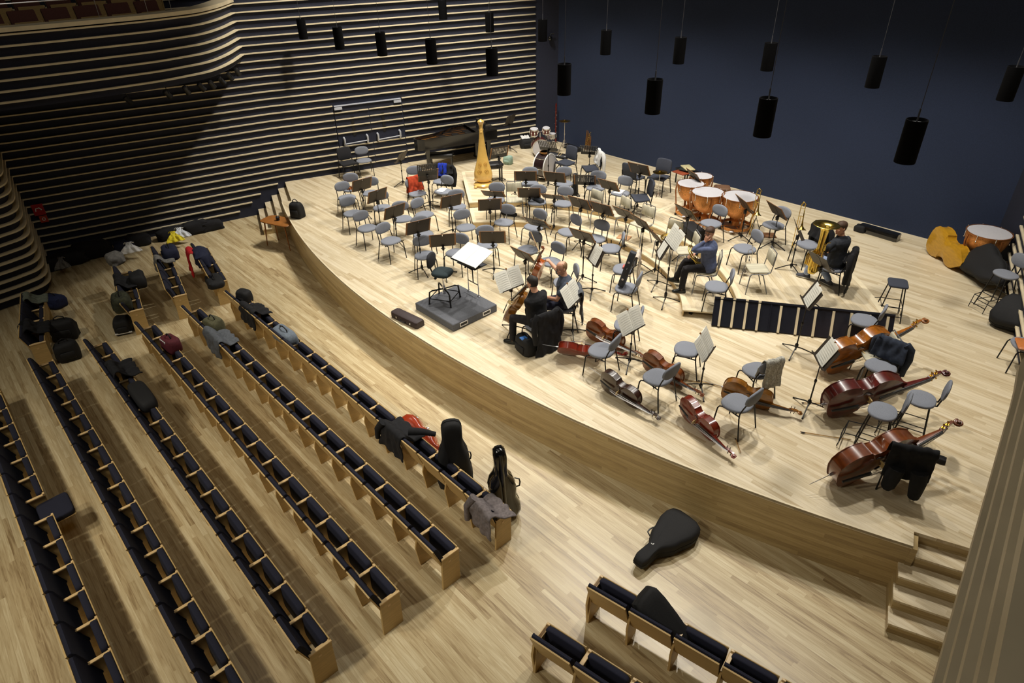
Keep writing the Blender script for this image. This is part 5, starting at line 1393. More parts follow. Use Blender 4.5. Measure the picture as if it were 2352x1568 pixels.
# tuba player
pe, a, lv, f = seatpos('chair under the tuba player with a black coat over its back', .02)
q1, q2 = P(*Z7(1630,880), lv+.10), P(*Z7(1905,965), lv+.10)
fc = (q1+q2)/2; fa = math.atan2(fc.y-pe.y, fc.x-pe.x); f = V((math.cos(fa), math.sin(fa), 0)); l = V((-f.y, f.x, 0))
tb_ = P(*Z6(2180,1320), lv+.60)
tt = P(1899, 516, lv+1.50); tb_ = V((tt.x-.02, tt.y-.03, lv+.54))
tu = thing('tuba', 'brass tuba held upright on the lap of the seated player', 'tuba'); ax = (tt-tb_).normalized()
tu.matrix_world = frame_from(tb_, ax, -f) ; LT = (tt-tb_).length
mb = MB(); bell(mb, [(0,.22,0),(0,.40,0),(0,LT*.62,0),(0,LT*.78,0),(0,LT*.88,0),(0,LT*.95,0),(0,LT*.985,0),(0,LT,0)], .055, .235, 32, 4.2); obj('bell', mb, M_lacq, tu, 60, [('sol','SOLIDIFY',{'thickness':.004})])
mb = MB()
for k, x_ in enumerate((-.10,-.065,-.03,.01,.045,.08,.11)): mb.tube([(x_,.10,-.04),(x_,.18,-.05),(x_,.40+.02*(k % 3),-.05),(x_,.46+.02*(k % 3),-.03)], .013, 8)
mb.tube([(-.13,.45,.0),(-.13,.12,.0),(-.10,.03,.0),(0,-.0,.0),(.10,.03,.0),(.13,.12,.0),(.13,.5,.0),(.10,.56,.0),(.06,.55,.0)], [.03,.032,.036,.04,.036,.032,.028,.026,.024], 12); mb.tube([(0,.03,.0),(.0,.12,.0),(0,.24,0)], [.05,.052,.055], 14)
for zz_ in (-.12,-.085,-.05,-.015,.02,.055,.09): mb.tube([(-.115,.10+abs(zz_),zz_),(-.135,.16,zz_),(-.135,.42-abs(zz_)*.8,zz_),(-.115,.48-abs(zz_)*.8,zz_)], .0135, 8)
mb.tube([(.0,.30,.07),(-.02,.45,.09),(-.02,.58,.10),(0,.66,.13),(.0,.68,.18)], .009, 8); obj('tubing', mb, M_lacq, tu, 60)
for k in range(4): mb = MB(); mb.tube([(-.06+.04*k,.22,.06),(-.06+.04*k,.38,.06)], .018, 10); mb.tube([(-.06+.04*k,.38,.06),(-.06+.04*k,.42,.06)], .006, 6); mb.tube([(-.06+.04*k,.42,.06),(-.06+.04*k,.428,.06)], .012, 8); obj('valve', mb, M_silver if k % 2 else M_lacq, tu)
hcp = pe+up3*.62
person('person in dark shirt and pale jeans seated behind a tuba', pe, fa, 5,
   [(1, tb_+ax*.36+l*.10-f*.05, l-up3*.4, ax*.5-l*.8+f*.2, -l, .9), (-1, tb_+ax*.30-l*.14+f*.02, -l-up3*.4, ax*.3+l*.5+f*.4, l, .9)],
   [(-1, q1, V((-.9,-.2,0))) if (q1-pe).dot(l) < (q2-pe).dot(l) else (1, q1, V((-.9,-.2,0))), (1, q2, f) if (q1-pe).dot(l) < (q2-pe).dot(l) else (-1, q2, f)], (-8, 6), -122, M_darksh, 1, M_jean, [M_sneak, M_sole], M_hairb, 'short', False, bulk=1.12)
# ---------------------------------------------------------------- conductor's place
M_carpet = mat('grey_carpet', srgb(92,94,100), .95, var=.35, scale=160, bump=.5)
pd = thing('podium', 'grey carpeted conductor podium with metal handle plates', 'podium', (-9.12, 6.74, 0))
mb = MB(); mb.rbox(0,0,.08,1.22,1.12,.16,.012); obj('platform', mb, M_carpet, pd, 20)
for y in (-.30, .28):
    mb = MB()
    for s in (-1,1): mb.rbox(.614, y+s*.09, .085,.014,.022,.09,.003); mb.rbox(.614, y, .085+s*.036,.014,.18,.02,.003)
    obj('handle_plate', mb, M_silver, pd, 20); mb = MB(); mb.rbox(.612, y, .085,.008,.15,.05,.002); obj('handle_recess', mb, M_blackp, pd, 0)
sp_ = P(1022, 690, .16)
cs = thing('conductor_stool', 'dark green swivel stool with four-legged black frame on the podium', 'stool', (sp_.x+.0, sp_.y, .16), rad(118))
M_grn = mat('dark_green_fabric', srgb(30,44,48), .9, var=.2, scale=90)
mb = MB(); mb.pillow(sup(.22,.22,3), .74, .84, .04, 32, .012); obj('seat', mb, M_grn, cs, 60)
mb = MB(); rings = []
for d_, s_ in ((-.04,.8),(-.025,.97),(0,1),(.02,.95),(.028,.75)): rings.append([(sup(.19,.19,2.8)(2*PI*j/28)[0]*s_, .26+d_-.5*(sup(.19,.19,2.8)(2*PI*j/28)[0])**2, 1.08+sup(.19,.19,2.8)(2*PI*j/28)[1]*s_) for j in range(28)])
mb.loft(rings); obj('backrest', mb, M_blackfab, cs, 60)
mb = MB(); mb.tube([(0,.06,.72),(0,.24,.74),(0,.28,.86),(0,.27,1.0)], .018, 8); mb.tube([(0,0,.70),(.24,-.05,.69)], .012, 6); mb.rbox(0,0,.70,.20,.16,.05,.01); mb.ell((-.16,.1,.70), (.035,.035,.03), 8, 5); obj('mechanism', mb, M_blackp, cs)
mb = MB(); mb.tube([(0,0,.20),(0,0,.42)], .035, 12); mb.tube([(0,0,.40),(0,0,.72)], .024, 12); obj('column', mb, M_chrome, cs)
for k in range(4):
    a = PI/4+PI/2*k; c_, s_ = math.cos(a), math.sin(a); mb = MB(); mb.tube([(0,0,.34),(.26*c_,.26*s_,.36),(.33*c_,.33*s_,.33),(.36*c_,.36*s_,.01)], .018, 8); mb.ell((.36*c_,.36*s_,.012), (.024,.024,.012), 8, 5); obj('leg', mb, M_black, cs)
mb = MB(); e = .245; mb.tube([(-e,-e,.16),(e,-e,.16),(e,e,.16),(-e,e,.16)], .014, 6, closed=True); obj('foot_ring', mb, M_black, cs)
cs.scale = (.92,.92,.80)
# tall stand with the score
b1, b2 = P(1077, 668, .16), P(1100, 681, .16); m = (b1+b2)/2; m.z = 0
c4 = [P(x, y, 1.20) for x, y in ((1046,589),(1075,566),(1121,580),(1088,607))]; cen = sum(c4, V())/4
rz = math.atan2(c4[3].y-c4[0].y, c4[3].x-c4[0].x)
ds = thing('conductor_stand', 'tall chrome conductor stand with a lower shelf beside the podium', 'music stand', (cen.x, cen.y, 0), rz)
loc = lambda w_: Matrix.Rotation(-rz, 4, 'Z') @ (V((w_.x, w_.y, 0))-V((cen.x, cen.y, 0)))
for q in (b1, b2):
    g = loc(q); mb = MB(); mb.tube([(g.x,g.y,.165),(g.x,g.y,.92)], .011, 8); mb.lathe([(.02,.16),(.03,.162),(.03,.175),(.012,.185)], 12, (g.x,g.y,0)); obj('leg', mb, M_chrome, ds)
g1, g2 = loc(b1), loc(b2); gm = (g1+g2)/2
mb = MB(); mb.tube([(g1.x,g1.y,.42),(g2.x,g2.y,.42)], .010, 6); mb.tube([(gm.x,gm.y,.42),(gm.x,gm.y,1.0),(0,.0,1.16)], .012, 8); mb.tube([(g1.x,g1.y,.90),(g2.x,g2.y,.90)], .010, 6); obj('frame', mb, M_black, ds)
TD = T(0,0,1.19) @ Rx(rad(20))
mb = MB().at(TD); mb.rbox(0,0,-.008,.68,.50,.012,.003); mb.rbox(0,-.25,.008,.68,.015,.04,.003); obj('desk', mb, M_black, ds, 20)
mb = MB(); mb.rbox(gm.x*.5,gm.y*.5,.93,.52,.34,.012,.003); obj('shelf', mb, M_black, ds, 20)
for k in (-1,1): mb = MB(); mb.ell((gm.x*.6, gm.y*.6-.18, 1.04 if k > 0 else .90), (.02,.02,.02), 8, 6); obj('knob', mb, M_blackp, ds)
t = thing('conductor_score', 'large white open score on the conductor stand', 'sheet music'); t.matrix_world = T(cen.x, cen.y, 0) @ Rz(rz) @ TD
for s in (-1, 1):
    mb = MB(); n = 6; mb.loft([[(s*(.002+.345*i/n), -.24, .004+.014*math.sin(PI*(i/n)**.7)) for i in range(n+1)]+[(s*(.002+.345*(n-i)/n), -.24, .0) for i in range(n+1)], [(s*(.002+.345*i/n), .27, .004+.014*math.sin(PI*(i/n)**.7)) for i in range(n+1)]+[(s*(.002+.345*(n-i)/n), .27, .0) for i in range(n+1)]]); obj('page', mb, M_paper, t, 40)
for k, (dx, dy, l_, w_, cc, r_, lb) in enumerate(((-.14,.02,.24,.31,(118,160,98),.1,'green score lying on the lower shelf of the conductor stand'),(.13,-.04,.26,.33,(24,26,40),-.15,'dark folder lying on the lower shelf of the conductor stand'))):
    w0 = Matrix.Rotation(rz, 4, 'Z') @ V((gm.x*.5+dx, gm.y*.5+dy, 0)); t = thing('score', lb, 'sheet music', (cen.x+w0.x, cen.y+w0.y, .938), rz+r_)
    mb = MB(); mb.rbox(0,0,.010,l_,w_,.018,.002); obj('cover', mb, mat('cover', srgb(*cc), .6), t, 0); mb = MB(); mb.rbox(.003,0,.010,l_-.01,w_-.008,.012,.001); obj('pages', mb, M_paper, t, 0)

# slatted black panels leaning on the open end of the risers
M_panel = mat('panel_black', srgb(34,36,46), .32, var=.12, scale=30)
d2 = V((.845,.535)).normalized(); u2 = V((-.535,.845))
def panel(o, L, n, lb, thick=.05, up=.0):
    M = Matrix(((d2.x,u2.x,0,o[0]),(d2.y,u2.y,0,o[1]),(0,0,1,up),(0,0,0,1))) @ Rx(rad(63))
    t = thing('slatted_panel', lb, 'panel', group='slatted panels at the riser end'); t.matrix_world = M
    mb = MB(); mb.box(0,L,0,.53,0,thick); mb.box(0,L,.515,.55,0,thick+.02); mb.box(0,.015,0,.53,0,thick+.012); mb.box(L-.015,L,0,.53,0,thick+.012); obj('board', mb, M_panel, t, 0)
    for k in range(n):
        x = .17+(L-.28)*k/(n-1) if n > 4 else .13+.225*k
        mb = MB(); mb.rbox(x,.245,thick+.018,.042,.50,.035,.003); obj('slat', mb, M_slat, t, 0)
        if n == 4: mb = MB(); mb.rbox(x,.533,thick+.026,.05,.034,.02,.002); obj('slat_end', mb, M_slat, t, 0)
    return t
panel((-5.22, 9.84), 1.02, 4, 'short black panel with four pale slats, left of the pair at the riser end', .07)
panel((-5.22+d2.x*1.02, 9.84+d2.y*1.02), 2.08, 7, 'long black panel with pale slats, right of the pair at the riser end', .045)

# ---------------------------------------------------------------- hanging cylinders
M_cyl = mat('matt_black_shade', (.0035,.0035,.004,1), .95); M_cyl.node_tree.nodes['Principled BSDF'].inputs['Specular IOR Level'].default_value = .08
zL = 4.0
PEND = [(698,89.3,'farthest left'),(781.6,113.1,'second from the left'),(878.9,128,'third from the left'),(992.9,146.4,'fourth from the left'),(1131,172.6,'fifth from the left, before the slatted wall'),(1018.2,44.6,'half out of the top edge, above the fourth'),(1125.1,73.5,'just above the fifth'),(1246.4,94.4,'at the end of the wall slats'),(1295.2,217.3,'in the back corner, long and low'),(1390.1,125,'upper one left on the blue wall'),(1557.7,145.9,'upper one second on the blue wall'),(1760.5,162,'upper one third on the blue wall'),(1498,260.2,'lower one left of the middle of the blue wall'),(1749.7,312.5,'lower one in the middle of the blue wall'),(2002.2,200.6,'upper one right on the blue wall'),(2076.9,372.5,'nearest and largest, at the right'),(2306.7,230.4,'dim, at the right edge')]
pp0 = None
for x, y, wh_ in PEND:
    q = P(x, y, zL); lb = 'black hanging cylinder, '+wh_
    if q.x < wx(min(16, q.y))+.25: q = P(x, y, zL+.25)
    if pp0 is None:
        pp0 = thing('pendant_cylinder', lb, 'pendant', q, 0, 'black pendant cylinders over the stage')
        mb = MB(); mb.lathe([(.02,.02),(.108,.02),(.116,.0),(.118,.01),(.118,.50),(.112,.502),(.108,.49),(.105,.44),(.02,.44)], 28); obj('shade', mb, M_cyl if 'M_cyl' in globals() else M_blackp, pp0, 40)
        mb = MB(); mb.lathe([(.04,.445),(.10,.447),(.10,.46),(.03,.47)], 16); obj('top_plate', mb, M_silver, pp0)
        mb = MB(); mb.tube([(0,0,.45),(0,0,.62)], .010, 6); mb.tube([(0,0,.60),(0,0,11.5-zL-.02)], .0045, 5); obj('cable', mb, M_cablep if 'M_cablep' in globals() else M_cable, pp0)
    else: dup(pp0, lb, q, 0, 'black pendant cylinders over the stage')

# ---------------------------------------------------------------- clothes
def fold(i, j, s=1.0, sc=5.0):
    return noise.noise(V((i*sc, j*sc*.6, s*7.3)))*.03
def cloth(name, label, cat, M, path, wfun, m, seed=1, sleeves=(), group=None, nu=16, thick=.012, amp=1.0, arch=0.0):
    "path: list of (y,z) from the front hem over the support to the back hem, in the frame M; sleeves: polylines"
    t = thing(name, label, cat, group=group); t.matrix_world = M
    pts = [V((p[0], p[1])) for p in path]; ln = [0]
    for a, b in zip(pts, pts[1:]): ln.append(ln[-1]+(b-a).length)
    def along(v):
        s = v*ln[-1]
        for i in range(len(pts)-1):
            if s <= ln[i+1] or i == len(pts)-2:
                k = (s-ln[i])/max(1e-6, ln[i+1]-ln[i]); q = pts[i].lerp(pts[i+1], k); d_ = (pts[i+1]-pts[i]).normalized(); return q, V((-d_.y, d_.x))
    nv = 22
    def fn(u, v):
        q, n1 = along(v); x = (u-.5)*2*wfun(v)
        hang = abs(v-.5)*2
        w_ = (math.sin(u*19+seed)*.012*hang + fold(u*2, v*3, seed)*1.1)*amp
        zed = arch*(1-(2*u-1)**2)
        return (x+fold(v*4, u, seed+3)*.5*hang, q.x+n1.x*abs(w_)*1.0 if False else q.x-n1.x*w_, q.y-n1.y*w_+fold(u*3, 1, seed+9)*.8*(1 if v in (0, 1) else 0)+zed)
    mb = MB(); mb.sheet(fn, nu, nv); obj('garment', mb, m, t, 70, [('s','SOLIDIFY',{'thickness':thick,'offset':0}), ('sub','SUBSURF',{'levels':1,'render_levels':1})])
    for sl in sleeves:
        mb = MB(); n = len(sl); mb.tube(sl, [.062-.018*i/(n-1)+.006*math.sin(i*2.2+seed) for i in range(n)], 10); obj('sleeve', mb, m, t, 70)
    return t
def on_chair(label, chair_lb, m, front=.25, back=.55, w=.25, flare=.03, seed=1, sleeves=0, cat='jacket', name='jacket', top=.85, shift=0, thick=.014, hb=.0):
    c = CH[chair_lb]; M = T(c[1].x, c[1].y, c[2]) @ Rz(c[3])
    path = [(.155-.06*max(0,front-.3), top-front), (.19, top-.18), (.222, top-.06), (.245, top-.005), (.275, top+.012), (.305, top-.005), (.325, top-.06), (.315, top-.25), (.335, top-back)]
    sl = []
    if sleeves:
        for s in (-1, 1): sl.append([(s*(w-.05),.27,top-.02),(s*(w+.03),.28,top-.10),(s*(w+.05),.29,top-.28),(s*(w+.03),.285,top-.48),(s*(w+.02),.28,top-.58)])
    sh_ = T(shift,0,0)
    return cloth(name, label, cat, M @ sh_, path, lambda v: w+flare*abs(2*v-1)**2, m, seed, sl, thick=thick)
M_red = mat('red_jacket', srgb(178,62,28), .9, var=.2, scale=20); M_bluej = mat('blue_jacket', srgb(16,48,168), .85, var=.15); M_greyj = mat('grey_jacket', srgb(84,88,94), .9, var=.2, scale=26)
M_pale = mat('pale_shirt', srgb(196,184,170), .9, var=.12, scale=24); M_pat = mat('patterned_shirt', srgb(178,176,166), .9, var=.45, scale=46); M_denim = mat('dark_denim', srgb(46,54,70), .9, var=.25, scale=26)
on_chair('orange-red jacket draped over a grey chair on the left of the stage', 'grey oval-backed chair draped with an orange-red jacket', M_red, .40, .46, .20, .03, 2, shift=.08)
on_chair('black jacket draped over a chair left of the harp riser', 'grey oval-backed chair draped with a blue and black jacket', M_blk, .22, .66, .27, .04, 3, sleeves=1)
on_chair('bright blue jacket on top of the black one left of the harp riser', 'grey oval-backed chair draped with a blue and black jacket', M_bluej, .34, .48, .13, .01, 4, top=.885, shift=-.03)
on_chair('pale shirt draped over the back of the chair with the red case', 'grey chair with a red case on its seat and a pale shirt over its back', M_pale, .3, .78, .21, .02, 5)
on_chair('black jacket on the chair beside the tuba player', 'grey chair with a black jacket beside the tuba player', M_blk, .3, .5, .25, .03, 6, sleeves=1)
on_chair('long black coat over the tuba player chair', 'chair under the tuba player with a black coat over its back', M_blk, .1, .80, .24, .05, 7, sleeves=1)
on_chair('grey jacket over the chair back of the T-shirt cellist', 'grey chair under the T-shirt cellist with a grey jacket over its back', M_greyj, .12, .72, .20, .02, 8, sleeves=0)
on_chair('long black coat over the chair back of the black-sweater cellist', 'chair under the black-sweater cellist with a black coat over its back', M_blk, .1, .84, .25, .07, 9, sleeves=1)
on_chair('patterned pale shirt over a grey chair behind the golden cello', 'grey chair with a patterned shirt over its back', M_pat, .36, .52, .17, .02, 10)
on_chair('dark denim jacket over a grey chair between two double basses', 'grey chair with a dark denim jacket over its back', M_denim, .34, .76, .23, .03, 11, sleeves=1)
on_chair('white shirt over a charcoal padded chair behind a slotted stand', 'charcoal padded chair with a white shirt, behind a slotted stand', M_white, .36, .5, .25, .03, 12, sleeves=1, top=.92)
bk = CH['chair under the hanging black trousers beside the brown double bass']
on_chair('black trousers hanging over a chair beside the brown double bass', 'chair under the hanging black trousers beside the brown double bass', M_blk, .30, .52, .27, .01, 13, top=.86, name='trousers', cat='trousers')
tr = [o for o in COL.objects if o.get('label', '').startswith('black trousers hanging')][0]
for s in (-1, 1):
    mb = MB(); mb.tube([(s*.13,.345,.52),(s*.15,.36,.38),(s*.16,.36,.22),(s*.17,.35,.10 if s < 0 else .18)], [.10,.10,.085,.07], 12); obj('trouser_leg', mb, M_blk, tr, 60)

# ---------------------------------------------------------------- cases and bags
def bag(label, loc, size, rz, m, seed=1, cat='bag', name='bag', strap=True, pocket=True, group=None, tag_=None, tilt=0, lump=1.0):
    t = thing(name, label, cat, loc, rz, group)
    sx, sy, sz = size; rr = []
    for k, (z_, s_) in enumerate(((0,.86),(.06,.98),(.3,1.03),(.6,1),(.85,.92),(.97,.76),(1.0,.4))):
        r = []
        for j in range(28):
            x, y = sup(sx/2, sy/2, 4)(2*PI*j/28); d_ = 1+noise.noise(V((x*7+seed, y*7, z_*3)))*.16*lump
            r.append((x*s_*d_, y*s_*d_+tilt*z_*sz, z_*sz*(1+noise.noise(V((x*5, y*5+seed, 3.1)))*.08*lump*(z_ > .5))))
        rr.append(r)
    mb = MB(); mb.loft(rr); obj('shell', mb, m, t, 60)
    if pocket: mb = MB(); mb.rbox(0,-sy*.49,sz*.38,sx*.62,.045,sz*.46,.02); obj('pocket', mb, m, t, 50)
    if strap:
        mb = MB(); mb.tube([(-sx*.22,0,sz*.93),(-sx*.18,0,sz*1.06+.03),(0,0,sz*1.1+.05),(sx*.18,0,sz*1.06+.03),(sx*.22,0,sz*.93)], .012, 6); obj('handle', mb, M_blackp, t)
    if tag_: mb = MB(); mb.rbox(sx*.05,-sy*.2,sz*1.0,.10,.12,.02,.006); obj('tag', mb, tag_, t, 0)
    return t
HC = [(0,0),(.12,.008),(.20,.05),(.245,.15),(.238,.27),(.20,.37),(.18,.44),(.19,.53),(.195,.62),(.16,.73),(.105,.81),(.08,.90),(.082,1.05),(.09,1.18),(.08,1.26),(.045,1.30),(0,1.31)]
def case(label, m, M, th=.28, s=1.0, floor=None, cat='cello case', name='cello_case', ridge=True, straps=True, out=HC, group=None):
    t = thing(name, label, cat, group=group)
    o_ = [(x*s, y*s) for x, y in out]+[(-x*s, y*s) for x, y in out[::-1] if x > 0]; yc = .42*s
    def rg(k, z_): return [(x*k, yc+(y-yc)*(1-(1-k)*.6), z_*(1-.35*max(0, (y/s-.75))/.55)) for x, y in o_]
    h = th/2*s
    mb = MB(); mb.loft([rg(.45,-h),rg(.80,-h*.97),rg(.95,-h*.8),rg(1,-h*.5),rg(1,-.008),rg(1.02,-.006),rg(1.02,.006),rg(1,.008),rg(1,h*.5),rg(.95,h*.8),rg(.80,h*.97),rg(.45,h)]); obj('shell', mb, m, t, 50)
    if ridge: mb = MB(); mb.tube([(0,.1*s,h),(0,.5*s,h*1.04),(0,.8*s,h*.98),(0,1.1*s,h*.78),(0,1.25*s,h*.6)], .028*s, 8); obj('ridge', mb, m, t, 50)
    if straps:
        mb = MB(); mb.tube([(.2*s,.5*s,.0),(.255*s,.53*s,.02),(.265*s,.60*s,.02),(.255*s,.66*s,.02),(.19*s,.68*s,.0)], .011, 6); obj('handle', mb, M_blackp, t)
        mb = MB(); mb.rbox(-.205*s,.50*s,0,.03,.05,.03,.004); mb.rbox(-.24*s,.2*s,0,.03,.05,.03,.004); obj('latch', mb, M_silver, t)
    if floor is not None: rest(t, M, floor, skip=('handle','latch'))
    else: t.matrix_world = M
    return t
M_case = mat('black_case_cloth', (.006,.006,.007,1), .8, var=.25, scale=60, bump=.3); M_caseg = mat('black_case_gloss', (.006,.006,.006,1), .2, var=.2, coat=.7); M_caseo = mat('orange_case', srgb(150,52,26), .25, var=.1, coat=.7)
M_brnc = mat('brown_case', srgb(54,42,42), .6, var=.2); M_dgrey = mat('dark_grey_case', srgb(52,56,64), .8, var=.2, scale=80)
SOFT = [(0,0),(.16,.01),(.25,.06),(.275,.18),(.27,.32),(.245,.45),(.235,.56),(.215,.70),(.175,.80),(.15,.90),(.15,1.05),(.15,1.18),(.12,1.26),(.06,1.29),(0,1.295)]
SOFTL = [(0,0),(.16,.01),(.26,.06),(.30,.18),(.295,.32),(.26,.44),(.235,.52),(.22,.62),(.17,.72),(.115,.80),(.09,.88),(.095,1.0),(.10,1.12),(.075,1.20),(.0,1.21)]
# on the auditorium floor
a_, b_ = P(1580,1195,FL+.13), P(1470,1290,FL+.13); d_ = (b_-a_).normalized(); a2 = a_
cc_ = case('black soft cello case lying on the floor in front of the stage', M_case, frame_from(a2, d_, (.05,.0,1)), .28, .93, FL, 'cello case', ridge=False, out=SOFTL)
mb = MB(); mb.rbox(.02,.74,.105,.012,.10,.006,.002); mb.rbox(.045,.79,.105,.05,.012,.006,.002); mb.rbox(-.005,.71,.105,.05,.012,.006,.002); obj('white_tag', mb, M_white, cc_, 0)
b0 = P(1047,1112,FL); case('black cello case standing upright behind the front row', M_case, frame_from(b0, (0.02,.0,1), (-b0.x*.6,-b0.y*.6,0)), .34, 1.0, FL, 'cello case', ridge=False, out=SOFT)
b0 = P(1158,1180,FL); case('glossy black cello case standing upright beside the front row end', M_caseg, frame_from(b0, (-.02,-.02,1), (.9,-.5,0)), .32, 1.0, FL)
a_, b_ = P(915,972,FL+.30), P(1000,1036,FL+.2); case('orange-red hard cello case leaning behind the front row', M_caseo, frame_from(a_+V((0,.05,0)), (b_-a_), (.0,-.55,.8)), .30, .98, FL)
q = P(1495,1392,-.18); a_ = P(1470,1365,-.02); b_ = P(1545,1440,-.30)
WED = [(0,0),(.13,.01),(.17,.08),(.165,.2),(.13,.42),(.09,.62),(.05,.78),(.03,.80),(0,.81)]
case('black wedge-shaped instrument case lying across the bottom right front row', M_case, frame_from(a_, (b_-a_), (-.25,-.35,.9)), .22, 1.05, None, 'instrument case', 'instrument_case', False, False, WED)
# cases on the stage
def vcase(label, p, rz, l=.76, w=.24, h=.12, m=None, name='violin_case', taper=0, M=None, latch=True):
    t = thing(name, label, 'instrument case', p or (0,0,0), rz)
    if M is not None: t.matrix_world = M
    mb = MB(); rings = []
    for z_, k in ((0,.94),(.012,1),(h*.5,1),(h*.52,1.012),(h*.54,1),(h-.03,.98),(h-.008,.9),(h,.78)):
        rings.append([(x*(1-taper*(y/l+.5)) *k, y*(.98+.02*k), z_) for x, y in [(px*w/2, py*l/2) for px, py in ((-1,-.9),(-.8,-1),(.8,-1),(1,-.9),(1,.9),(.8,1),(-.8,1),(-1,.9))]])
    mb.loft(rings); obj('shell', mb, m or M_brnc, t, 35)
    mb = MB(); mb.tube([(w*.5,-.07,h*.4),(w*.5+.035,-.06,h*.4),(w*.5+.035,.06,h*.4),(w*.5,.07,h*.4)], .010, 6); obj('handle', mb, M_blackp, t)
    if latch:
        for y in (-.26*l,.26*l): mb = MB(); mb.rbox(w*.5+.003,y,h*.5,.012,.035,.04,.003); obj('latch', mb, M_silver, t)
    return t
e0, e1 = P(908,718,.06), P(965,745,.06); m = (e0+e1)/2; r_ = math.atan2(e1.y-e0.y, e1.x-e0.x)+PI/2
vcase('brown violin case lying at the stage edge left of the podium', (m.x, m.y, .002), r_+PI, .76, .23, .13)
c = CH['grey chair holding a dark violin case upright']
vcase('dark violin case leaning on a grey chair', None, 0, .74, .25, .12, M_dgrey, M=T(c[1].x,c[1].y,c[2]+.50) @ Rz(c[3]) @ T(0,-.10,.02) @ Rx(rad(76)) @ T(0,.37,-.06), taper=.5)
vt = [o for o in COL.objects if o.get('label','') == 'dark violin case leaning on a grey chair'][0]
mb = MB(); mb.rbox(.05,-.28,.123,.035,.035,.004,.001); obj('white_label', mb, M_white, vt, 0)
c = CH['grey chair with a red case on its seat and a pale shirt over its back']
t = thing('rosin_box', 'small red case on a grey chair seat', 'box', (c[1].x+.02, c[1].y+.03, c[2]+.482), .5); mb = MB(); mb.rbox(0,0,.02,.09,.13,.04,.006); obj('body', mb, mat('red_box', srgb(196,92,84), .5), t); mb = MB(); mb.rbox(0,0,.042,.092,.132,.006,.002); obj('lid', mb, mat('red_box_lid', srgb(206,104,94), .5), t)
p, lv = PL(1591, 531, .12); vcase('black bulky horn case on the riser behind the French horn', (p.x, p.y, lv+.002), rad(62), .62, .36, .24, M_case, 'horn_case')
p, lv = PL(*Z3(520,700), .04); vcase('dark narrow case on the lower riser behind a grey chair', (p.x, p.y, lv+.002), rad(-72), .42, .13, .07, M_case, 'case', latch=False)
c = CH['grey oval-backed chair on the upper riser carrying a dark instrument case']; vcase('dark blue-black case on a grey chair of the upper riser', (c[1].x, c[1].y+.03, c[2]+.483), rad(80), .40, .15, .08, M_dgrey, 'case', latch=False)
p, lv = PL(*Z3(1395,450), .0); t = thing('wind_case', 'black wind instrument bag standing on the upper riser', 'instrument case', (p.x, p.y, lv)); mb = MB(); mb.lathe([(.05,0),(.085,.01),(.09,.05),(.08,.25),(.07,.42),(.075,.52),(.06,.58),(.02,.60)], 18); obj('shell', mb, M_case, t, 50)
mb = MB(); mb.tube([(.06,-.02,.05),(.16,-.06,.01),(.2,-.02,.012),(.15,.02,.012),(.08,.0,.10)], .014, 6); mb.tube([(.08,-.05,.30),(.11,-.06,.2),(.08,-.05,.12)], .01, 6); obj('strap', mb, M_blackp, t)
c = CH['cream striped chair with dark cloth on its seat, left of two at riser edge']; bag('dark cloth bag on the cream striped chair at the riser edge', (c[1].x, c[1].y, c[2]+.48), (.34,.28,.10), c[3], M_case, 4, strap=False, pocket=False)
p = P(2025,527,.08); q = P(2070,540,.08); r_ = math.atan2(q.y-p.y, q.x-p.x)+PI/2; vcase('glossy black long case at the foot of the back wall', (p.x+.03, p.y-.22, .003), r_, .92, .24, .17, M_caseg, 'trombone_case')
p = P(1985,520,.05); bag('black soft bag at the left end of the glossy case by the back wall', (p.x, p.y-.25, 0), (.26,.2,.16), 0, M_case, 8, strap=False, pocket=False)
p = P(2115,1040,.04); q = P(2145,1050,.04); r_ = math.atan2(q.y-p.y, q.x-p.x)+PI/2; vcase('black stick case on the floor behind the nearest double bass neck', (p.x-.05, p.y+.0, .002), r_, .72, .13, .07, M_case, 'bow_case')
BC = [(0,0),(.2,.01),(.33,.08),(.37,.22),(.33,.42),(.28,.6),(.29,.75),(.24,.95),(.14,1.12),(.10,1.3),(0,1.33)]
p = P(2262,628,.3); case('black double bass bag lying between the yellow bass and the corner', M_case, frame_from(P(2232,600,.2), (P(2300,668,.2)-P(2232,600,.2)), (-.5,-.6,.6)), .34, 1.0, .0, 'double bass bag', 'bass_bag', False, False, BC)
case('black double bass bag at the right edge of the stage', M_case, frame_from(P(2285,712,.2), (P(2380,752,.2)-P(2285,712,.2)), (-.3,-.5,.8)), .30, .95, .0, 'double bass bag', 'bass_bag', False, False, BC)
p = P(2347,800,.45); t = thing('violin', 'orange-brown instrument at the right edge on the cut-off chair', 'violin', (p.x-.0, p.y, .50), .4); mb = MB(); mb.rbox(0,0,.03,.2,.36,.05,.02); obj('body', mb, mat('orange_wood', srgb(196,118,62), .4), t)
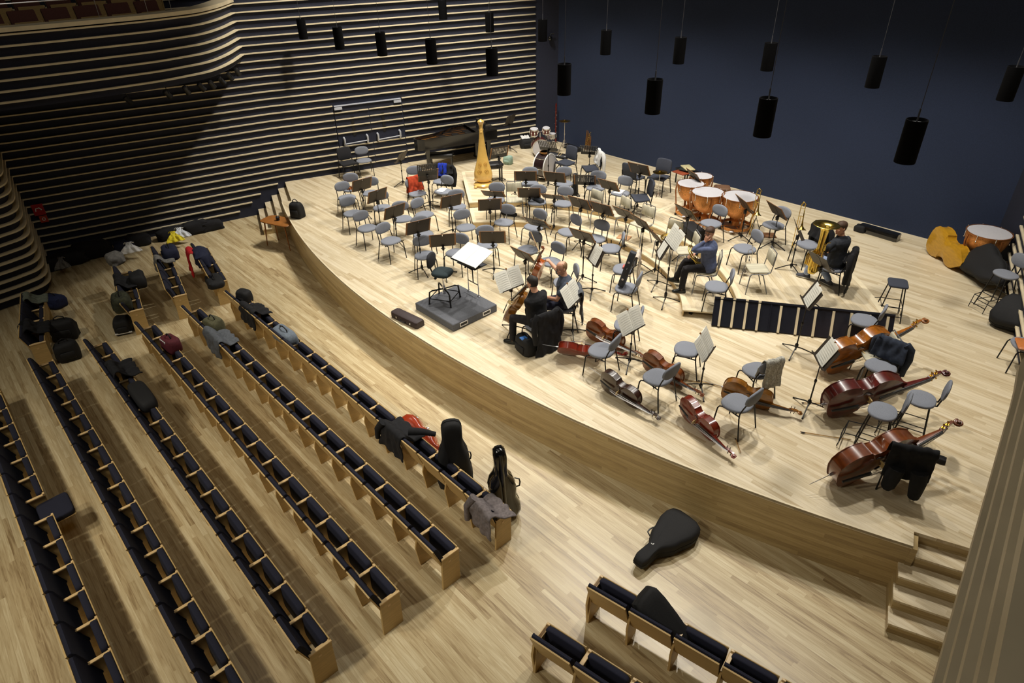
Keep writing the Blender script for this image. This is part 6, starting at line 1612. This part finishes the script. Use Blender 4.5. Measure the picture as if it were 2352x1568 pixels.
# violin lying on a chair seat, left strings
c = CH['grey oval-backed chair holding an orange violin on its seat']
vl = make_fiddle('violin', 'orange violin lying on a grey chair on the far left', 'violin', wood_mat('violin_orange', srgb(206,120,52)), CELLO, .48, .04, endpin=0); vl.matrix_world = T(c[1].x-.1, c[1].y-.12, c[2]+.51) @ Rz(rad(-70)) @ T(0,-.15,.0)
for lb, tx, rr_ in (('grey oval-backed chair with white paper on its seat, below the blue jacket','white paper on a grey chair left of the harp riser',.4),('grey oval-backed chair on the upper riser with papers on its seat','white papers on a grey chair of the upper riser',.2)):
    c = CH[lb]; t = thing('paper', tx, 'paper', (c[1].x-.03, c[1].y-.02, c[2]+.486), rr_); mb = MB(); mb.loft([[(-.1,y,.0),(.1,y,.0),(.1,y,.004+.012*(y > .05)),(-.1,y,.004+.012*(y > .05))] for y in (-.14,0,.06,.14)]); obj('sheets', mb, M_paper, t, 0)
p, lv = PL(1763, 541, 0); t = thing('floor_board', 'brown square board lying on the right riser', 'board', (p.x, p.y, lv+.001), .7); mb = MB(); mb.rbox(0,0,.012,.34,.26,.022,.003); obj('plate', mb, mat('board_brown', srgb(128,88,56), .6), t)
p, lv = PL(1433, 546, 0); t = thing('floor_board', 'brown square board on the lower riser behind the thick pole', 'board', (p.x, p.y, lv+.001), .3); mb = MB(); mb.rbox(0,0,.012,.30,.24,.022,.003); obj('plate', mb, mat('board_pale', srgb(196,150,108), .6), t)
for A, B, lb, w_ in (((1838,991),(1955,1009),'pale double bass bow on the floor left of the nearest tall stool',.011),((1841,924),(1893,926),'pale double bass bow on the floor before the dark red bass',.011),((1690,1006),(1702,1040),'pale cello bow on the floor right of the red cello scroll',.008),((1603,873),(1660,888),'brown cello bow on the floor left of the golden cello',.007),((1552,865),(1608,878),'cello bow on the floor by the stand of the golden cello',.007),((1453,814),(1478,824),'brown cello bow left of the second brown cello',.007)):
    bow(lb, P(*A, .02), P(*B, .02))
# bag and coats on the stage floor
M_tagb = mat('blue_tag', srgb(56,116,196), .5)
p = P(1198, 812, 0); bag('black shoulder bag with a blue tag at the feet of the black-sweater cellist', (p.x, p.y+.10, 0), (.46,.26,.32), rad(-12), M_case, 3, tag_=M_tagb)
p = P(681, 500, 0); bag('black backpack on the stage corner above the left stairs', (p.x, p.y+.05, 0), (.36,.28,.42), rad(30), M_case, 5)
p = P(1208, 340, 0); bag('black bag by the left wall beside the drum kit', (p.x, p.y+.12, 0), (.6,.34,.30), rad(60), M_case, 6, strap=False)
cloth('cloth', 'white cloth on the black bag beside the drum kit', 'cloth', T(p.x-.18, p.y+.12, .33) @ Rz(rad(60)), [(-.2,-.22),(-.16,-.02),(0,.02),(.14,.0)], lambda v: .14, M_white, 5)
p, lv = PL(1156, 376, .0); bag('pale green bag beside the harpist bench', (p.x+.12, p.y+.1, lv), (.30,.22,.26), .3, mat('pale_green', srgb(150,176,160), .8), 7, strap=False)
p = P(1322, 342, 0); vcase('black open case on the floor beside the contrabassoon', (p.x-.05, p.y-.10, .002), rad(80), .80, .30, .10, M_case, 'instrument_case')

# ---------------------------------------------------------------- coats and bags in the rows and along the left wall
def on_row(label, px, py, m, w=.5, front=.35, back=.3, seed=1, rz=0, name='jacket', cat='jacket', z_=-.03, sleeves=(), amp=1.2):
    "garment thrown over the seat backs near a survey mark"
    q = P(px, py, z_); M = T(q.x, q.y, q.z) @ Rz(rz)
    path = [(.34,-.16-.0),(.30,-.13),(.14,-.14),(.06,-.05),(.02,.015),(-.02,.03),(-.06,.01),(-.085,-.1),(-.10,-back)]
    return cloth(name, label, cat, M, path, lambda v: w/2*(1+.12*math.sin(v*6+seed)), m, seed, sleeves, amp=amp, thick=.03)
M_grs = mat('grey_scarf', srgb(118,116,112), .95, var=.25, scale=20); M_olive = mat('olive_bag', srgb(84,82,58), .9, var=.2); M_camo = mat('camouflage_bag', srgb(52,54,38), .9, var=.6, scale=12); M_maroonb = mat('maroon_bag', srgb(86,22,34), .8, var=.2); M_navyb = mat('navy_bag', srgb(26,32,58), .85, var=.2); M_redj = mat('red_coat', srgb(190,30,34), .9, var=.15); M_gpat = mat('grey_pattern_jacket', srgb(112,104,104), .9, var=.25, scale=26); M_grb = mat('grey_backpack', srgb(104,114,126), .85, var=.15); M_yel = mat('yellow_cloth', srgb(214,196,40), .85)
on_row('black coat thrown over the front row behind the orange case', 905, 985, M_blk, .62, .3, .42, 1, sleeves=([(.25,.1,.05),(.4,.28,.02),(.5,.42,-.05)], [(-.22,-.05,.04),(-.3,-.12,-.1),(-.33,-.13,-.3)]))
on_row('grey patterned jacket over the right end seat of the front row', 1112, 1165, M_gpat, .5, .3, .36, 2, rz=-.1, sleeves=([(-.2,-.02,.04),(-.25,-.12,-.1),(-.24,-.13,-.34)],))
on_row('black coat over the left end of the front row', 572, 705, M_blk, .66, .3, .4, 3)
q = P(545, 684, -.15); bag('small black bag at the far left seat of the front row', (q.x, q.y+.15, -.32), (.34,.24,.30), .4, M_case, 2, strap=False)
q = P(648, 768, -.12); bag('grey backpack on a front row seat', (q.x, q.y+.05, -.27), (.62,.28,.24), rad(4), M_grb, 4)
q = P(484, 742, -.05); bag('olive backpack at the left end of the second row', (q.x, q.y+.05, -.30), (.42,.30,.34), .2, M_olive, 6)
on_row('grey jacket over the left end of the second row', 492, 768, M_greyj, .72, .34, .40, 5)
q = P(384, 785, -.1); bag('maroon bag with white print on the third row', (q.x, q.y+.05, -.30), (.44,.28,.28), .1, M_maroonb, 7, pocket=False)
o_ = [o for o in COL.objects if o.get('label','').startswith('maroon bag')][0]; mb = MB()
for k in range(4): mb.rbox(-.10+.06*k,-.125,.24,.04,.012,.05,.002)
obj('print', mb, M_white, o_, 0)
on_row('black coat over the left seats of the fourth row', 262, 842, M_blk, .6, .34, .3, 8)
q = P(308, 903, -.1); bag('flat black case across fourth row seats', (q.x, q.y+.1, -.30), (.9,.30,.20), 0, M_case, 9, strap=False, pocket=False, lump=.3)
# small left block
aL = rad(-11)
on_row('red coat hanging over the front row of the left block', 436, 575, M_redj, .46, .1, .62, 1, aL, z_=.0)
q = P(456, 588, -.1); bag('dark blue jacket bundle on the left block front row', (q.x, q.y+.06, -.30), (.70,.34,.34), aL, M_navyb, 3, strap=False, pocket=False, lump=2)
q = P(484, 638, -.1); bag('flat black bag on the aisle seats of the left block front row', (q.x, q.y+.06, -.28), (.62,.36,.16), aL, M_case, 5, pocket=False)
on_row('grey scarf over the second row of the left block', 362, 592, M_grs, .26, .45, .3, 4, aL, 'scarf', 'scarf', .02)
q = P(378, 580, -.12); bag('navy sports bag on the left block second row', (q.x, q.y+.12, -.30), (.56,.36,.30), aL, M_navyb, 8)
q = P(268, 603, -.1); bag('grey fur hat on the left block third row', (q.x, q.y, -.10), (.44,.36,.24), 0, M_grs, 2, 'hat', 'hat', False, False, lump=2)
on_row('black jackets over the left block third row', 270, 640, M_blk, .62, .34, .5, 6, aL)
q = P(290, 640, -.1); bag('black bag on the left block third row seats', (q.x+.1, q.y+.2, -.30), (.5,.32,.30), aL, M_case, 11, strap=False)
q = P(278, 690, -.1); bag('camouflage backpack over the aisle seats of the left block third row', (q.x, q.y, -.30), (.5,.36,.34), aL, M_camo, 5)
q = P(288, 762, FL); bag('dark bag with a white stripe on the floor behind the left block third row', (q.x-.05, q.y+.02, FL), (.36,.42,.34), 1.2, M_case, 12, strap=False)
o_ = [o for o in COL.objects if o.get('label','').startswith('dark bag with a white stripe')][0]; mb = MB(); mb.rbox(0,-.215,.06,.34,.02,.03,.004); obj('stripe', mb, M_white, o_, 0)
on_row('grey-green scarf over the far seats of the left block rear row', 62, 680, mat('grey_green', srgb(98,104,92), .95, var=.2), .4, .5, .3, 7, aL, 'scarf', 'scarf')
on_row('black coat across the left block rear row', 62, 745, M_blk, .56, .4, .3, 9, aL, sleeves=([(-.1,-.06,.0),(-.2,-.16,-.1),(-.22,-.18,-.25)],))
q = P(128, 703, FL); bag('dark blue bag on the floor in front of the left block rear row', (q.x, q.y, FL), (.52,.36,.28), .6, mat('blue_bag', srgb(24,34,72), .85, var=.2), 3)
q = P(152, 782, FL); bag('black backpack standing on the floor, farther of two by the left block rear row', (q.x-.1, q.y+.05, FL), (.5,.34,.46), 1.2, M_case, 5)
q = P(158, 828, FL); bag('black backpack standing on the floor, nearer of two by the left block rear row', (q.x-.05, q.y+.05, FL), (.42,.30,.40), 1.4, M_case, 7)
aw = math.atan2(.2, 1)
for px, py, sz, m, lb, sd in ((120,618,(.9,.4,.34),M_case,'black bag nearest the rounded wall corner',1),(165,606,(.8,.4,.36),M_case,'second black bag along the left wall',2),(218,590,(.9,.36,.46),M_blk,'black case pile in the middle of the left wall',3),(288,573,(.5,.34,.26),M_navyb,'dark blue bag under the white cloth at the left wall',4),(322,562,(.6,.36,.32),M_blk,'black coat heap right of the white cloth at the left wall',5),(400,545,(.8,.4,.30),M_blk,'black bag under the yellow cloth at the left wall',6),(452,534,(.7,.36,.34),M_blk,'black coat heap left of two at the right end of the wall pile',7),(488,527,(.6,.3,.28),M_blk,'black coat heap at the right end of the wall pile',8)):
    q = P(px, py, FL); xx = max(q.x, wx(q.y)+.32); bag(lb, (xx, q.y, FL), (sz[0],sz[1],sz[2]), PI/2-.2, m, sd, 'bag', 'luggage', False, False, 'bags along the left wall', lump=2.2)
for px, py, m, lb, w_ in ((296,563,M_white,'white cloth on the bags at the left wall',.30),(398,538,M_yel,'yellow cloth on the bags at the left wall',.26),(412,529,mat('white_jacket', srgb(206,210,216), .9),'white jacket on the bags right of the yellow cloth',.28),(140,598,M_grs,'grey cloth on the black bags near the rounded wall corner',.2)):
    q = P(px, py, FL+.33); cloth('cloth', lb, 'cloth', T(max(q.x, wx(q.y)+.25), q.y, FL+.36) @ Rz(PI/2-.2), [(-.26,-.16),(-.2,-.05),(-.05,.0),(.1,.01),(.2,-.04)], lambda v, w_=w_: w_*(.6+.4*math.sin(2+v*4)), m, 3, thick=.02, amp=1.5)
# side table by the left stairs
q = P(640, 507, FL+.72); ta = thing('side_table', 'small wooden table at the foot of the left stairs', 'table', (q.x, q.y, FL), rad(20)); M_tab = mat('table_wood', srgb(146,92,40), .45, var=.15, scale=8)
mb = MB(); mb.pillow(sup(.52,.27,5), .70, .73, .012, 32); obj('table_top', mb, M_tab, ta, 40)
for sx in (-1,1):
    for sy in (-1,1): mb = MB(); mb.tube([(sx*.36,sy*.17,.70),(sx*.42,sy*.21,0)], [.022,.012], 8); obj('leg', mb, M_tab, ta)
t = thing('webcam', 'small black round device on the wooden side table', 'device', (q.x-.03, q.y, FL+.731)); mb = MB(); mb.lathe([(.03,0),(.05,.005),(.05,.02),(.03,.03),(.055,.05),(.06,.08),(.04,.11),(.01,.12)], 14); obj('body', mb, M_blackp, t, 50); mb = MB(); mb.ell((0,-.055,.08), (.025,.012,.025), 10, 6); obj('lens', mb, M_silver, t)
# signs, lamps and sensors
y_ = 1.75; nrm = V((.965,-.26)); base = V((wx(y_)+.09, y_))
t = thing('fire_sign', 'red fire hose sign with white pictograms on the dark left wall', 'sign', (base.x, base.y, .38), math.atan2(.965, .26)); M_sr = mat('sign_red', srgb(176,30,36), .6); M_so = mat('sign_orange', srgb(186,66,40), .6)
mb = MB(); mb.rbox(0,0,.13,.26,.012,.30,.003); obj('plate', mb, M_sr, t, 0); mb = MB(); mb.tube([(-.07,-.008,.10),(-.05,-.008,.17),(.03,-.008,.18),(.07,-.008,.12)], .014, 6); obj('hose_symbol', mb, M_white, t)
mb = MB(); mb.rbox(.03,0,-.13,.18,.012,.18,.003); obj('lower_plate', mb, M_so, t, 0); mb = MB(); mb.tube([(.03+.035*math.cos(a), -.008, -.13+.035*math.sin(a)) for a in [2*PI*j/12 for j in range(12)]], .010, 6, closed=True); obj('reel_symbol', mb, M_white, t)
SPL = ['first','second','third','fourth','fifth','sixth','seventh','eighth']
bq = [p_ for p_ in BP if 3.6 < p_[1] < 7.1]
for k in range(8):
    i = int(k/7*(len(bq)-1)); p_ = bq[i]; t = thing('spotlight', 'black spotlight hanging under the left balcony front, '+SPL[k]+' from the left', 'spotlight', (p_[0]-.12, p_[1], 3.52), rad(20*k % 50), 'spotlights under the left balcony'); t.scale = (.75,.75,.75)
    mb = MB(); mb.tube([(0,0,.0),(0,0,-.08)], .012, 6); mb.tube([(-.09,0,-.2),(-.09,0,-.08),(.09,0,-.08),(.09,0,-.2)], .008, 6); obj('yoke', mb, M_black, t)
    mb = MB().at(T(0,0,-.2) @ Rx(rad(35))); mb.lathe([(.03,.14),(.075,.12),(.08,-.08),(.09,-.14),(.082,-.14),(.07,-.06),(.01,-.05)], 16); obj('housing', mb, M_blackp, t, 40)
t = thing('security_camera', 'small black dome camera in the back corner', 'camera', (-16.05, 16.55, 3.42), rad(-30)); mb = MB(); mb.tube([(0,.1,.08),(0,.0,.08),(0,-.02,.02)], .02, 6); obj('arm', mb, M_blackp, t); mb = MB(); mb.ell((0,-.03,-.05), (.08,.08,.08), 14, 8); obj('dome', mb, M_caseg, t, 60)
# ---------------------------------------------------------------- light
sc = bpy.context.scene
w = bpy.data.worlds.new('world'); sc.world = w; w.use_nodes = True
w.node_tree.nodes['Background'].inputs[0].default_value = (.7,.75,1,1); w.node_tree.nodes['Background'].inputs[1].default_value = .01
def spot(name, loc, tgt, power, size=70, blend=.6, r=.25, col=(1,.93,.80)):
    l = bpy.data.lights.new(name, 'SPOT'); l.energy = power; l.spot_size = rad(size); l.spot_blend = blend; l.shadow_soft_size = r; l.color = col
    o = bpy.data.objects.new(name, l); COL.objects.link(o); o.location = loc
    o.rotation_euler = (V(tgt)-V(loc)).to_track_quat('-Z', 'Y').to_euler()
    return o
for x, e in ((-15.2,1500), (-12.3,1900), (-9.0,1900), (-5.8,1850), (-2.8,1500)):
    spot('stage_downlight', (x, 11.2, 10.9), (x, 10.9, 0), e, 86, .3, .22, (1,.95,.86))
for x in (-12.5, -9, -5.5):
    spot('stage_front_light', (x, 9.0, 11.0), (x*.5-4.5, 8.9, 0), 480, 60, .8, .3, (1,.95,.86))
for x, tx, e in ((-12.5,-12.0,900), (-9.0,-8.6,1250), (-6.0,-5.2,1500)):
    spot('house_light', (x, -4.6, 9.6), (tx, 1.8, FL), e, 62, .7, .5, (1,.92,.76))
spot('wall_wash_light', (-14.0, 10.8, 10.9), (-18.2, 11.2, 1.2), 2400, 74, .5, .25, (1,.95,.86))  # extra unseen spot, added to brighten the slats of the left wall
def fill_area_light(name, loc, size, power, col):
    l = bpy.data.lights.new(name, 'AREA'); l.shape = 'SQUARE'; l.size = size; l.energy = power; l.color = col
    o = bpy.data.objects.new(name, l); COL.objects.link(o); o.location = loc
for x, y, e in ((-13.5, 2.2, 60), (-8.5, 2.2, 110), (-3.5, 2.2, 130)):
    fill_area_light('house_ceiling_light', (x, y, 11.3), 2.0, e*.55, (1,.92,.78))  # unseen soft fill added overhead to lift the shadows between the rows
sc.view_settings.view_transform = 'Standard'
sc.view_settings.look = 'None'
sc.view_settings.gamma = 1
sc.view_settings.exposure = 0
